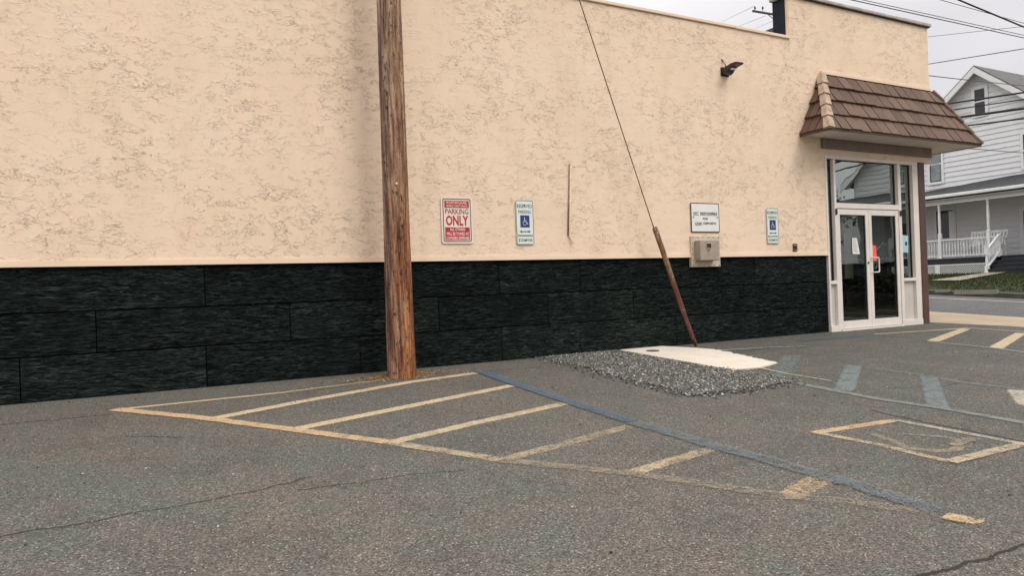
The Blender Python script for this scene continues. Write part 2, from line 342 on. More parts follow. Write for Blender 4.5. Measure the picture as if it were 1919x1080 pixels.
M['pebble'] = mat_island('loose_chips', [(0.0, (0.03, 0.025, 0.02)), (0.5, (0.10, 0.08, 0.06)), (0.75, (0.36, 0.32, 0.27)), (1.0, (0.6, 0.56, 0.5))])
M['gravelbed'] = simple('gravel_bed', (0.075, 0.07, 0.062), 0.95, 0.4, 30, bump=0.01, bscale=60)
M['needle'] = mat_island('dry_needles', [(0, (0.10, 0.05, 0.02)), (1, (0.42, 0.26, 0.12))])
M['blade'] = mat_island('grass_blades', [(0, (0.020, 0.032, 0.007)), (0.6, (0.040, 0.054, 0.013)), (1, (0.080, 0.088, 0.030))])
M['lawn'] = simple('lawn_soil', (0.030, 0.042, 0.012), 0.95, 0.35, 1.6, bump=0.02, bscale=30)
M['land'] = simple('far_ground', (0.08, 0.085, 0.045), 0.95, 0.3, 0.2)
M['path'] = simple('walkway', (0.27, 0.245, 0.185), 0.9, 0.15, 2, bump=0.003)

# ------------------------------------------------------------------ mesh helpers
class MB:
    def __init__(s): s.v = []; s.f = []; s.at = {}
    def add(s, vs, fs):
        k = len(s.v); s.v += [tuple(map(float, p)) for p in vs]; s.f += [tuple(i+k for i in f) for f in fs]; return s
    def box(s, a, b):
        x0, x1 = sorted((a[0], b[0])); y0, y1 = sorted((a[1], b[1])); z0, z1 = sorted((a[2], b[2]))
        return s.add([(x0, y0, z0), (x1, y0, z0), (x1, y1, z0), (x0, y1, z0), (x0, y0, z1), (x1, y0, z1), (x1, y1, z1), (x0, y1, z1)],
                     [(0, 3, 2, 1), (4, 5, 6, 7), (0, 1, 5, 4), (1, 2, 6, 5), (2, 3, 7, 6), (3, 0, 4, 7)])
    def bar(s, p, q, wd, ht, up=(0, 0, 1)):
        p = Vector(p); q = Vector(q); d = (q-p).normalized(); up = Vector(up)
        a = d.cross(up)
        if a.length < 1e-4: a = d.cross(Vector((1, 0, 0)))
        a.normalize(); b = a.cross(d).normalized(); a = a*wd/2; b = b*ht/2
        return s.add([p-a-b, p+a-b, p+a+b, p-a+b, q-a-b, q+a-b, q+a+b, q-a+b],
                     [(0, 3, 2, 1), (4, 5, 6, 7), (0, 1, 5, 4), (1, 2, 6, 5), (2, 3, 7, 6), (3, 0, 4, 7)])
    def tube(s, pts, rad, n=8, cap=True):
        pts = [Vector(p) for p in pts]; k = len(s.v); N = len(pts); rads = rad if isinstance(rad, (list, tuple)) else [rad]*N
        prev = None
        for i, p in enumerate(pts):
            d = (pts[min(i+1, N-1)]-pts[max(i-1, 0)]).normalized()
            if prev is None:
                a = d.cross(Vector((0, 0, 1)))
                if a.length < 1e-3: a = Vector((1, 0, 0))
            else: a = prev-d*prev.dot(d)
            a.normalize(); prev = a; b = d.cross(a)
            for j in range(n):
                t = 2*math.pi*j/n; s.v.append(tuple(p+(a*math.cos(t)+b*math.sin(t))*rads[i]))
        for i in range(N-1):
            for j in range(n):
                s.f.append((k+i*n+j, k+i*n+(j+1) % n, k+(i+1)*n+(j+1) % n, k+(i+1)*n+j))
        if cap: s.f.append(tuple(k+j for j in range(n))[::-1]); s.f.append(tuple(k+(N-1)*n+j for j in range(n)))
        return s
    def lathe(s, c, prof, n=12):
        return s.tube([(c[0], c[1], c[2]+z) for z, r in prof], [r for z, r in prof], n)
    def quad(s, a, b, c, d): return s.add([a, b, c, d], [(0, 1, 2, 3)])
    def prism(s, poly, fn, t0, t1):
        """poly of 2d points; fn(u,v,t)->xyz"""
        n = len(poly)
        return s.add([fn(u, v, t0) for u, v in poly]+[fn(u, v, t1) for u, v in poly],
                     [tuple(range(n))[::-1], tuple(range(n, 2*n))]+[(i, (i+1) % n, n+(i+1) % n, n+i) for i in range(n)])
    def build(s, name, mat, parent=None, smooth=False, bevel=0.0):
        me = bpy.data.meshes.new(name); me.from_pydata(s.v, [], s.f); me.update()
        o = bpy.data.objects.new(name, me); COL.objects.link(o)
        if mat: me.materials.append(M[mat] if isinstance(mat, str) else mat)
        for k, vals in s.at.items():
            at = me.attributes.new(k, 'FLOAT', 'POINT'); at.data.foreach_set('value', vals)
        if smooth: me.polygons.foreach_set('use_smooth', [True]*len(me.polygons))
        if parent is not None:
            o.parent = parent; 
            base = parent
            off = Vector((0, 0, 0))
            while base is not None: off += base.location; base = base.parent
            me.transform(Matrix.Translation(-off))
        if bevel:
            b = o.modifiers.new('bevel', 'BEVEL'); b.width = bevel; b.segments = 2; b.limit_method = 'ANGLE'
        return o
def tag(o, label, cat, group=None, kind=None):
    if label: o['label'] = label
    if cat: o['category'] = cat
    if group: o['group'] = group
    if kind: o['kind'] = kind
    return o
def empty(name, loc, label, cat, group=None):
    o = bpy.data.objects.new(name, None); COL.objects.link(o); o.location = loc; o.empty_display_size = 0.1
    return tag(o, label, cat, group)
def struct(o): o['kind'] = 'structure'; return o
def FXZ(Y): return lambda u, v, t: (u, t, v)
def text_mb(txt, h, wid=None, bold=0.0):
    """returns 2d verts/faces of the words: height h, centred, squeezed to width wid"""
    cu = bpy.data.curves.new('lettering', 'FONT'); cu.body = txt; cu.size = 1.0; cu.offset = bold; cu.resolution_u = 2
    o = bpy.data.objects.new('lettering', cu); COL.objects.link(o)
    bpy.context.view_layer.update()
    me = bpy.data.meshes.new_from_object(o.evaluated_get(bpy.context.evaluated_depsgraph_get()))
    vs = np.array([v.co[:2] for v in me.vertices]); fs = [tuple(p.vertices) for p in me.polygons]
    bpy.data.objects.remove(o); bpy.data.curves.remove(cu); bpy.data.meshes.remove(me)
    mn, mxx = vs.min(0), vs.max(0); vs = vs-(mn+mxx)/2
    sy = h/(mxx[1]-mn[1]); sxx = sy if wid is None else wid/(mxx[0]-mn[0])
    return vs*np.array([sxx, sy]), fs
def put_text(mb, txt, cx, cz, h, wid, Y, bold=0.02):
    vs, fs = text_mb(txt, h, wid, bold); mb.add([(cx+a, Y, cz+b) for a, b in vs], fs)
def rrect(x0, z0, x1, z1, r, n=5):
    out = []
    for cx, cz, a0 in ((x1-r, z1-r, 0), (x0+r, z1-r, 90), (x0+r, z0+r, 180), (x1-r, z0+r, 270)):
        for i in range(n+1):
            a = math.radians(a0+90*i/n); out.append((cx+r*math.cos(a), cz+r*math.sin(a)))
    return out
def ring(mb, outer, inner, Y):
    n = len(outer); mb.add([(a, Y, b) for a, b in outer]+[(a, Y, b) for a, b in inner], [(i, (i+1) % n, n+(i+1) % n, n+i) for i in range(n)])
def flat(mb, poly, Y): mb.add([(a, Y, b) for a, b in poly], [tuple(range(len(poly)))])
def ribbon2(mb, pts, wd, Y):
    for (a, b), (c, d) in zip(pts[:-1], pts[1:]):
        L = math.hypot(c-a, d-b); nx, nz = -(d-b)/L*wd/2, (c-a)/L*wd/2
        ex, ez = (c-a)/L*wd*0.2, (d-b)/L*wd*0.2
        mb.add([(a-nx-ex, Y, b-nz-ez), (c-nx+ex, Y, d-nz+ez), (c+nx+ex, Y, d+nz+ez), (a+nx-ex, Y, b+nz-ez)], [(0, 1, 2, 3)])

# ------------------------------------------------------------------ ground
def sheet(name, mat, x0, x1, y0, y1, dz, nx=2, ny=None):
    mb = MB(); ys = sorted(set([y0, y1]+[q for q in (-40, 40) if y0 < q < y1])); xs = [x0, x1]
    vs = [(x, y, gz(y)+dz) for y in ys for x in xs]
    return struct(mb.add(vs, [(2*i, 2*i+1, 2*i+3, 2*i+2) for i in range(len(ys)-1)]).build(name, mat))
sheet('ground', 'land', -900, 900, -900, 900, -0.02)
# parking lot with a slightly ragged right border against the sidewalk
mb = MB(); n = 120; vs = []
for i in range(n+1):
    y = -40+i*(40.2)/n; xr = 14.5+max(0, (-y))*0.35*(1 if y > -2.5 else 2.5/max(2.5, -y))+random.uniform(-0.06, 0.06)
    vs += [(-60, y, gz(y)), (min(15.6, xr), y, gz(y))]
mb.add(vs, [(2*i, 2*i+1, 2*i+3, 2*i+2) for i in range(n)])
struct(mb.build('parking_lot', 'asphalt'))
sheet('sidewalk', 'concrete', 14.2, 17.1, -60, 60, -0.005)
sheet('road', 'road', 17.1, 23.5, -100, 100, -0.008)

def marking(name, pts, wd, mat, wear=0.3, lift=0.004, wear2=None, k=0, kind=True):
    """painted strip on the sloping lot; pts in ground coordinates"""
    P = [Vector((p[0], p[1], 0)) for p in pts]; seg = []
    for a, b in zip(P[:-1], P[1:]):
        m_ = max(1, int((b-a).length/0.05))
        seg += [a.lerp(b, i/m_) for i in range(m_)]
    seg.append(P[-1]); N = len(seg); nc = 6; mb = MB(); we = []; cr_ = []
    wear2 = wear if wear2 is None else wear2
    wds = wd if isinstance(wd, (tuple, list)) else (wd, wd)
    for i, p in enumerate(seg):
        d = (seg[min(i+1, N-1)]-seg[max(0, i-1)]).normalized(); nn = Vector((-d.y, d.x, 0))
        w2 = wds[0]+(wds[1]-wds[0])*i/max(1, N-1)
        for j in range(nc+1):
            c = -1+2*j/nc; q = p+nn*c*w2*0.56
            endf = 0.85*max(0, 1-min(i, N-1-i)*0.05/0.04)
            mb.v.append((q.x, q.y, GS*q.y+lift)); we.append(wear+(wear2-wear)*i/max(1, N-1)); cr_.append(max(abs(c), endf))
    for i in range(N-1):
        for j in range(nc): a = i*(nc+1)+j; mb.f.append((a, a+1, a+nc+2, a+nc+1))
    mb.at = {'wear': we, 'cross': cr_}
    return struct(mb.build(name, mat))
G = lambda *pp: [gnd(x, y) for x, y in pp]
# yellow hatched aisle beside the pole
marking('aisle_line', G((216, 769), (528, 737), (716, 713), (833, 702.5)), 0.075, 'yellow', 0.12, 0.004, 0.42)
marking('aisle_line', G((400, 785.5), (575, 752), (763, 718), (893, 700)), 0.128, 'yellow', 0.10, 0.004, 0.15)
marking('aisle_line', G((548, 806.5), (755, 765), (960, 723.5)), 0.128, 'yellow', 0.12, 0.004, 0.20)
marking('aisle_line', G((731, 831), (895, 793), (1060, 757)), 0.128, 'yellow', 0.22, 0.004, 0.28)
marking('aisle_line', G((942, 863), (1060, 833), (1180, 800)), 0.128, 'yellow', 0.42, 0.004, 0.52)
marking('aisle_line', G((1187, 887), (1336, 842)), 0.128, 'yellow', 0.38, 0.004, 0.5)
marking('aisle_line', G((1480, 932), (1545, 896)), 0.17, 'orange', 0.45, 0.004, 0.5)
marking('aisle_border_line', G((214, 768.5), (378, 784.5), (547, 806.5), (731, 831)), 0.13, 'orange', 0.12, 0.007, 0.30)
marking('aisle_border_line', G((731, 831), (941, 864.5)), 0.13, 'yellow', 0.35, 0.007, 0.45)
marking('aisle_border_line', G((941, 864.5), (1190, 890), (1300, 906), (1465, 931), (1593, 943), (1754, 965)), 0.13, 'dullyellow', 0.40, 0.007, 0.56)
marking('stall_end_patch', G((1772, 969), (1841, 985)), 0.13, 'orange', 0.30, 0.010, 0.4)
marking('stall_line', G((900, 697), (997, 731), (1091, 762), (1185, 793)), 0.15, 'blue', 0.16, 0.010, 0.34)
marking('stall_line', G((1185, 793), (1275, 818), (1342, 839), (1432, 862), (1530, 891)), 0.17, 'paleblue', 0.36, 0.010, 0.38)
marking('stall_line', G((1530, 891), (1605, 911), (1760, 962)), 0.17, 'paleblue', 0.32, 0.010, 0.44)
marking('faint_blue_line', G((903, 697), (1045, 687)), 0.07, 'blue', 0.50, 0.004, 0.75)
# yellow box with worn wheelchair figure
marking('box_line', G((1525, 812.5), (1678, 789)), 0.10, 'orange', 0.25, 0.004, 0.30)
marking('box_line', G((1678, 789), (1919, 834.5), (1935, 838)), 0.085, 'cream', 0.34, 0.007, 0.45)
marking('box_line', G((1527, 812), (1650, 836), (1781, 868)), 0.085, 'yellow', 0.38, 0.007, 0.45)
marking('box_line', G((1780, 868.5), (1925, 833)), 0.10, 'yellow', 0.36, 0.010, 0.42)
cx, cy = 5.45, -5.42
circ = [(cx+0.17*math.cos(a)-0.03, cy+0.22*math.sin(a)-0.06) for a in [math.radians(200+i*260/14) for i in range(15)]]
marking('wheelchair_marking', G((1628, 811), (1665, 825), (1705, 842), (1750, 847), (1788, 845), (1800, 838)), 0.085, 'dullyellow', 0.44, 0.004, 0.36)
marking('wheelchair_marking', G((1690, 815), (1725, 818), (1770, 821), (1795, 826), (1788, 836)), 0.07, 'dullyellow', 0.50, 0.007, 0.4)
marking('wheelchair_marking', G((1785, 838), (1810, 829), (1836, 823)), 0.09, 'dullyellow', 0.42, 0.010, 0.5)
marking('wheelchair_marking', G((1792, 836), (1815, 838), (1822, 834)), 0.07, 'dullyellow', 0.5, 0.004, 0.5)

# blue hatch bars and their long lines
marking('blue_hatch_bar', G((1487, 667), (1453, 709)), (0.26, 0.24), 'bar', 0.42, 0.004, 0.45)
marking('blue_hatch_bar', G((1601, 686), (1581, 734)), (0.20, 0.21), 'bar', 0.34, 0.004, 0.30)
marking('blue_hatch_bar', G((1741, 706), (1758, 765)), (0.18, 0.20), 'bar', 0.32, 0.004, 0.34)
marking('blue_hatch_bar', G((1907, 732), (1935, 762)), (0.20, 0.22), 'cream', 0.30, 0.004, 0.3)
marking('stall_line', G((1395, 697), (1472, 715), (1572, 735)), 0.12, 'palegrey', 0.32, 0.007, 0.25)
marking('stall_line', G((1572, 735), (1650, 750), (1756, 765), (1919, 794), (1960, 803)), 0.11, 'palegrey', 0.30, 0.007, 0.26)
marking('stall_line', G((1617, 689), (1714, 702), (1803, 718), (1919, 732), (1950, 736)), 0.09, 'palegrey', 0.44, 0.007, 0.42)
marking('pale_thin_line', G((1425, 691), (1475, 702), (1560, 716)), 0.045, 'cream', 0.18, 0.010, 0.45)
marking('blue_thin_line', G((1362, 659), (1430, 654), (1520, 650)), 0.12, 'blue', 0.36, 0.004, 0.6)
marking('pale_thin_line', G((1350, 658), (1430, 653), (1520, 650)), 0.04, 'cream', 0.18, 0.010, 0.5)
marking('faint_blue_line', G((1365, 662), (1420, 655)), 0.22, 'blue', 0.48, 0.007, 0.60)
marking('faint_blue_line', G((1500, 641), (1560, 635), (1632, 629)), 0.20, 'blue', 0.40, 0.004, 0.26)
marking('faint_blue_line', G((1640, 628), (1700, 634), (1770, 645)), 0.10, 'paleblue', 0.55, 0.004, 0.6)
marking('pale_thin_line', G((1440, 677), (1480, 680)), 0.05, 'cream', 0.5, 0.004)
marking('faint_pale_line', G((1714, 699), (1760, 690), (1830, 684)), 0.08, 'cream', 0.78, 0.004)
# far yellow aisle at the right
marking('far_aisle_line', G((1639, 627), (1814, 615.5)), 0.08, 'yellow', 0.25, 0.004, 0.15)
marking('far_aisle_line', G((1814, 615.5), (1919, 622.5), (1990, 628)), 0.07, 'cream', 0.10, 0.007)
marking('far_aisle_line', G((1749, 640), (1810, 617)), (0.18, 0.16), 'yellow', 0.12, 0.004)
marking('far_aisle_line', G((1866, 653), (1914, 625)), (0.18, 0.16), 'yellow', 0.12, 0.004)
marking('stall_line', G((1739, 641), (1861, 653), (1919, 661), (1960, 665)), 0.10, 'palegrey', 0.15, 0.007)
# cracks
def crack(pts, wd, wear, j=0.012):
    P = G(*pts); out = []
    for a, b in zip(P[:-1], P[1:]):
        m_ = max(1, int(math.dist(a[:2], b[:2])/0.06))
        out += [(a[0]+(b[0]-a[0])*i/m_+random.gauss(0, j), a[1]+(b[1]-a[1])*i/m_+random.gauss(0, j)) for i in range(m_)]
    out.append(P[-1][:2]); return marking('asphalt_crack', out, wd, 'crack', wear, 0.003)
crack([(-40, 1015), (0, 1007), (67, 995), (133, 987), (183, 977), (233, 967), (290, 957), (357, 947), (410, 935), (467, 924), (583, 895)], 0.014, 0.28)
crack([(550, 921), (595, 914), (640, 910), (760, 893), (880, 880)], 0.012, 0.3)
crack([(-40, 801), (0, 797), (100, 788), (213, 777)], 0.016, 0.2)
crack([(233, 820), (290, 819), (343, 822)], 0.018, 0.3)
crack([(1640, 1110), (1725, 1080), (1780, 1068), (1837, 1051), (1919, 1021), (1990, 1000)], 0.022, 0.2, 0.008)
crack([(1631, 769), (1678, 781), (1780, 801), (1919, 829), (1990, 845)], 0.022, 0.15, 0.006)
crack([(1660, 728), (1760, 726), (1830, 715)], 0.014, 0.35)
# dirt round the pole and along the wall, strengthened to paint contact shade
marking('dirt_contact_shade', G((640, 722), (700, 712), (760, 711), (835, 700)), (0.25, 0.30), 'dirt', 0.62, 0.0125, 0.66)
marking('dirt_contact_shade', G((540, 739), (640, 724)), (0.16, 0.2), 'dirt', 0.72, 0.0125, 0.66)
marking('dirt_contact_shade', [(1.0, -0.12), (3.0, -0.10), (6, -0.06)], 0.12, 'dirt', 0.66, 0.0125, 0.60)

# gravel patch
gp = G((1016, 671), (1146, 657.5), (1165, 660), (1363, 694), (1482, 718), (1393, 731), (1306, 741.5), (1265, 733), (1152, 706), (1089, 687))
gp2 = [(p[0], p[1]) for p in gp]
mb = MB(); mb.add([(x, y, GS*y+0.012) for x, y in gp2], [tuple(range(len(gp2)))]); struct(mb.build('gravel_bed', 'gravelbed'))
def inside(x, y, P):
    c = False; j = len(P)-1
    for i in range(len(P)):
        if (P[i][1] > y) != (P[j][1] > y) and x < (P[j][0]-P[i][0])*(y-P[i][1])/(P[j][1]-P[i][1])+P[i][0]: c = not c
        j = i
    return c
ICO = None
def icosphere():
    t = (1+5**.5)/2; v = [(-1, t, 0), (1, t, 0), (-1, -t, 0), (1, -t, 0), (0, -1, t), (0, 1, t), (0, -1, -t), (0, 1, -t), (t, 0, -1), (t, 0, 1), (-t, 0, -1), (-t, 0, 1)]
    f = [(0, 11, 5), (0, 5, 1), (0, 1, 7), (0, 7, 10), (0, 10, 11), (1, 5, 9), (5, 11, 4), (11, 10, 2), (10, 7, 6), (7, 1, 8), (3, 9, 4), (3, 4, 2), (3, 2, 6), (3, 6, 8), (3, 8, 9), (4, 9, 5), (2, 4, 11), (6, 2, 10), (8, 6, 7), (9, 8, 1)]
    return np.array(v)/math.sqrt(1+t*t), f
IV, IF = icosphere()
def stones(mb, spots, smin, smax, lift=0.0):
    for x, y in spots:
        s = random.uniform(smin, smax); v = IV*(1+rng.uniform(-0.32, 0.32, (12, 1)))*np.array([s, s*random.uniform(0.6, 1), s*random.uniform(0.45, 0.8)])
        a = random.uniform(0, 6.28); ca, sa = math.cos(a), math.sin(a)
        R = np.array([[ca, -sa, 0], [sa, ca, 0], [0, 0, 1]]); tl = random.uniform(-.5, .5); T = np.array([[1, 0, 0], [0, math.cos(tl), -math.sin(tl)], [0, math.sin(tl), math.cos(tl)]])
        v = v@T.T@R.T+np.array([x, y, GS*y+s*0.3+lift+random.uniform(0, 0.003)]); mb.add(v, IF)
mb = MB(); sp = []
xs = [p[0] for p in gp2]; ys = [p[1] for p in gp2]
while len(sp) < 12500:
    x, y = random.uniform(min(xs)-.1, max(xs)+.1), random.uniform(min(ys)-.1, max(ys)+.05)
    if inside(x, y, gp2): sp.append((x, y))
for _ in range(2200):   # strays
    i = random.randrange(len(gp2)); a = gp2[i]; b = gp2[(i+1) % len(gp2)]; t = random.random()
    if i in (1, 2): continue
    sp.append((a[0]+(b[0]-a[0])*t+random.gauss(0, 0.10), min(-0.02, a[1]+(b[1]-a[1])*t+random.gauss(0, 0.10))))
stones(mb, sp, 0.0065, 0.0165, 0.008)
tag(mb.build('gravel', 'stone'), 'patch of loose grey crushed stone beside the pale concrete pad', 'gravel', kind='stuff')
# loose chips all over the lot, needles at the pole foot
mb = MB(); sp = []
for _ in range(420): sp.append((random.uniform(-1, 12), -0.1-7.2*random.random()**1.0))
stones(mb, sp, 0.004, 0.0085, 0.002)
for _ in range(160): stones(mb, [(3.13+random.gauss(0, 0.35), min(-0.2, -0.5+random.gauss(0, 0.13)))], 0.004, 0.012, 0.002)
tag(mb.build('loose_chips', 'pebble'), 'tiny stone chips scattered over the asphalt', 'debris', kind='stuff')
mb = MB()
for _ in range(1500):
    x, y = 3.13+random.gauss(0, 0.30), min(-0.05, -0.47+random.gauss(0, 0.10)); a = random.uniform(0, 3.14); L = random.uniform(0.015, 0.05)
    z = GS*y+0.014+random.uniform(0, 0.010); dx, dy = math.cos(a)*L, math.sin(a)*L
    mb.add([(x, y, z), (x+dx, y+dy, z+random.uniform(0, .008)), (x+dx-dy*.07, y+dy+dx*.07, z), (x-dy*.07, y+dx*.07, z)], [(0, 1, 2, 3)])
tag(mb.build('dry_needles', 'needle'), 'brown dry needles and straw heaped round the timber pole foot', 'debris', kind='stuff')

# concrete pad with ragged right edge
pad = [gnd(*p)[:2] for p in ((1160, 657.5), (1241, 650.5), (1290, 653), (1339, 656.5))]
a0, a1 = gnd(1339, 656.5), gnd(1458, 682)
for i in range(1, 40):
    t = i/40; pad.append((a0[0]+(a1[0]-a0[0])*t+random.uniform(-0.03, 0.07)*(1-t*.5), a0[1]+(a1[1]-a0[1])*t+random.uniform(-.02, .02)))
pad += [gnd(1458, 682)[:2], gnd(1440, 687)[:2], gnd(1423, 691)[:2], gnd(1371, 695)[:2]]
pad = [(x, min(y, 0.03)) for x, y in pad]
mb = MB(); mb.prism(pad, lambda u, v, t: (u, v, GS*v+t), 0.0, 0.014)
struct(mb.build('concrete_pad', 'pad'))
c = gnd(1223.5, 658, 0.014)
mb = MB(); mb.lathe((c[0], c[1], c[2]-0.01), [(0, 0.10), (0.013, 0.10), (0.014, 0.088), (0.019, 0.088), (0.020, 0.0005)], 28)
tag(mb.build('utility_cover', 'rust', smooth=False), 'small round rusty cover set in the pale concrete pad near the wall', 'manhole cover')

# ------------------------------------------------------------------ the store
store = empty('store_building', (0, 0, 0), 'cream stucco store with dark lower stone panels and glass corner entrance', 'building')
LOWZ, TALLZ, XS, XC = 5.12, 5.86, 10.60, 14.58
# stucco wall in one outline, 0.25 m thick
DL, DR, DT = 11.386, 14.30, 3.165
poly = [(-9, 1.372), (DL, 1.372), (DL, DT), (XC, DT), (XC, TALLZ), (XS, TALLZ), (XS, LOWZ), (-9, LOWZ)]
mb = MB(); mb.prism(poly, FXZ(0), 0.0, 0.25)
mb.box((XC-0.25, 0.252, DT), (XC, 14, TALLZ))        # front return of the upper wall
mb.box((-9, 0.252, 0), (-8.75, 14, LOWZ)); mb.box((-8.748, 13.75, 0), (XC-0.252, 14, LOWZ))
mb.build('stucco_wall', 'stucco', store)
mb = MB(); mb.box((XS-0.014, 0.075, LOWZ+0.062), (XS-0.001, 0.335, TALLZ+0.01)); mb.box((XS+0.001, 0.252, LOWZ-0.4), (XS+0.05, 0.335, TALLZ)); mb.build('parapet_end_cladding', 'navy', store)
mb = MB(); mb.box((-9, -0.016, 1.366), (DL-0.004, -0.001, 1.425)); mb.build('drip_trim', 'stucco_smooth', store)
mb = MB()
x = -9.0
while x < XS-0.01:
    L = min(3.05, XS-0.004-x); dz = random.uniform(-0.004, 0.004)
    mb.box((x+0.003, -0.028, LOWZ+0.002+dz), (x+L-0.003, 0.30, LOWZ+0.052+dz)); x += L
mb.build('low_coping', 'stucco_smooth', store, bevel=0.008)
mb = MB(); x = XS-0.06
for L in (0.95, 1.05, 1.0, 1.10):
    mb.box((x, -0.06, TALLZ+0.014), (x+L-0.006, 0.37, TALLZ+0.075+random.uniform(-.006, .006))); x += L
mb.box((XC-0.31, 0.373, TALLZ+0.014), (XC+0.06, 14, TALLZ+0.072)); mb.build('tall_coping', 'cap', store, bevel=0.012)
mb = MB(); mb.box((XS-0.01, -0.035, TALLZ), (XC+0.035, 0.28, TALLZ+0.012)); mb.build('coping_flashing', 'gasket', store)
mb = MB(); mb.box((-8.7, 0.25, LOWZ-0.45), (XS-0.003, 13.7, LOWZ-0.35)); mb.box((XS+0.06, 0.34, TALLZ-0.5), (XC-0.253, 13.7, TALLZ-0.4)); mb.build('roof', 'roof', store)
# dark textured panels
rows = [(0.905, 1.366, [-8.6, -6.2, -4.2, -2.1, 1.05, 4.76, 6.08, 9.59]), (0.462, 0.898, [-7.5, -5.4, -3.3, -1.6, -0.02, 1.97, 3.86, 5.52, 7.03, 8.82, 10.34]),
        (-0.12, 0.455, [-8, -6, -4, -2.2, -0.7, 1.04, 2.8, 4.77, 6.05, 7.84, 9.64, 11.02])]
mb = MB()
for z0, z1, js in rows:
    e_ = [-9]+js+[DL-0.002]
    for a, b in zip(e_[:-1], e_[1:]):
        dy = random.uniform(-0.002, 0.002)
        j1, j2 = random.uniform(0.003, 0.007), random.uniform(0.002, 0.006); mb.box((a+j1, 0.028+dy, z0+random.uniform(0, 0.003)), (b-j2, 0.10, z1-random.uniform(0, 0.003)))
mb.build('panel_cladding', 'dark', store, bevel=0.006)
mb = MB(); mb.box((-9, 0.052, -0.15), (DL-0.001, 0.24, 1.3715)); mb.build('panel_backing', 'groove', store)

# storefront frame: outer pieces butt end to end
YF0, YF1 = -0.012, 0.11
FXL, FXR = DL, 14.075
mb = MB()
B = lambda x0, x1, z0, z1, y0=YF0, y1=YF1: mb.box((x0, y0, z0), (x1, y1, z1))
B(FXL, FXL+0.045, 0.10, 3.10); B(FXR-0.165, FXR, 0.10, 3.10)                      # jambs
B(FXL, FXR, 3.10, DT-0.003)                                                        # head
B(FXL, 11.655, -0.02, 0.10, YF0-0.012); B(13.445, FXR, -0.02, 0.10, YF0-0.012)      # sill ends
B(11.60, 11.655, 0.10, 3.10); B(13.445, 13.53, 0.10, 3.10)                         # mullions
B(11.655, 13.445, 2.215, 2.31)                                                     # transom bar
B(FXL+0.045, 11.60, 0.85, 0.91); B(13.53, FXR-0.165, 0.85, 0.91)                   # sidelight rails
frame = mb.build('storefront_frame', 'alu', store, bevel=0.004)
mb = MB(); mb.box((FXL+0.045, 0.045, 0.10), (11.60, 0.075, 0.85)); mb.build('kick_panel', 'alupanel', store); mb = MB(); mb.box((13.53, 0.045, 0.10), (FXR-0.165, 0.075, 0.85)); mb.build('kick_panel', 'alupanel', store)
for nm, x0, x1, z0, z1 in (('sidelight_glass', FXL+0.045, 11.60, 0.91, 3.10), ('sidelight_glass', 13.53, FXR-0.165, 0.91, 3.10), ('transom_glass', 11.655, 13.445, 2.31, 3.10)):
    mb = MB(); mb.quad((x0, 0.07, z0), (x1, 0.07, z0), (x1, 0.07, z1), (x0, 0.07, z1)); g = mb.build(nm, 'glass2', store)
    mb = MB(); t = 0.016
    for q in ((x0, x0+t, z0+t, z1-t), (x1-t, x1, z0+t, z1-t), (x0, x1, z0, z0+t), (x0, x1, z1-t, z1)): mb.box((q[0], 0.055, q[2]), (q[1], 0.069, q[3]))
    mb.build('gasket', 'gasket', g)
mb = MB(); mb.box((11.655, -0.05, -0.02), (13.445, 0.11, 0.022)); mb.build('threshold', 'alu', store, bevel=0.004)
for side, x0, x1 in ((0, 11.662, 12.546), (1, 12.552, 13.438)):
    mb = MB(); st = 0.085; y0, y1 = 0.0, 0.045
    mb.box((x0, y0, 0.03), (x0+st, y1, 2.205)); mb.box((x1-st, y0, 0.03), (x1, y1, 2.205))
    mb.box((x0+st, y0, 0.03), (x1-st, y1, 0.17)); mb.box((x0+st, y0, 2.10), (x1-st, y1, 2.205))
    d = mb.build('door', 'alu', store, bevel=0.004)
    mb = MB(); mb.quad((x0+st, 0.03, 0.17), (x1-st, 0.03, 0.17), (x1-st, 0.03, 2.10), (x0+st, 0.03, 2.10)); mb.build('glass', 'glass', d)
    mb = MB(); mb.box((x0+st, 0.016, 0.17), (x0+st+0.014, 0.028, 2.10)); mb.box((x1-st-0.014, 0.016, 0.17), (x1-st, 0.028, 2.10)); mb.box((x0+st+0.014, 0.016, 2.086), (x1-st-0.014, 0.028, 2.10)); mb.build('gasket', 'gasket', d)
    mb = MB(); mb.tube([(x0+0.03, 0.06, 1.29), (x0+0.06, 0.10, 1.29), (x1-0.06, 0.10, 1.29), (x1-0.03, 0.06, 1.29)], 0.013, 8); mb.build('push_bar', 'alu', d, smooth=True)
    if side:
        mb = MB(); pts = [(x0+0.045, 0.0, 1.31), (x0+0.045, -0.055, 1.31)]
        for a in range(0, 91, 30): pts.append((x0+0.145+0.03*math.sin(math.radians(a)), -0.06, 1.28+0.03*math.cos(math.radians(a))))
        for a in range(0, 91, 30): pts.append((x0+0.145+0.03*math.cos(math.radians(a)), -0.06, 1.07-0.03*math.sin(math.radians(a))))
        pts += [(x0+0.045, -0.055, 1.04), (x0+0.045, 0.0, 1.04)]
        mb.tube(pts, 0.012, 10); mb.build('pull_handle', 'alu', d, smooth=True)
        mb = MB(); mb.box((x0+0.02, -0.006, 1.03), (x0+0.07, -0.0005, 1.33)); mb.build('lock_plate', 'alu', d)
    else:
        mb = MB(); mb.tube([(x1-0.05, -0.016, 1.22), (x1-0.05, 0.0, 1.22)], 0.018, 12); mb.build('lock_cylinder', 'ink', d)
mb = MB(); mb.box((11.61, -0.030, 2.10), (11.65, -0.0125, 2.20)); mb.build('hinge', 'lamp', store); mb = MB(); mb.box((13.46, -0.030, 2.10), (13.50, -0.0125, 2.20)); mb.build('hinge', 'lamp', store)
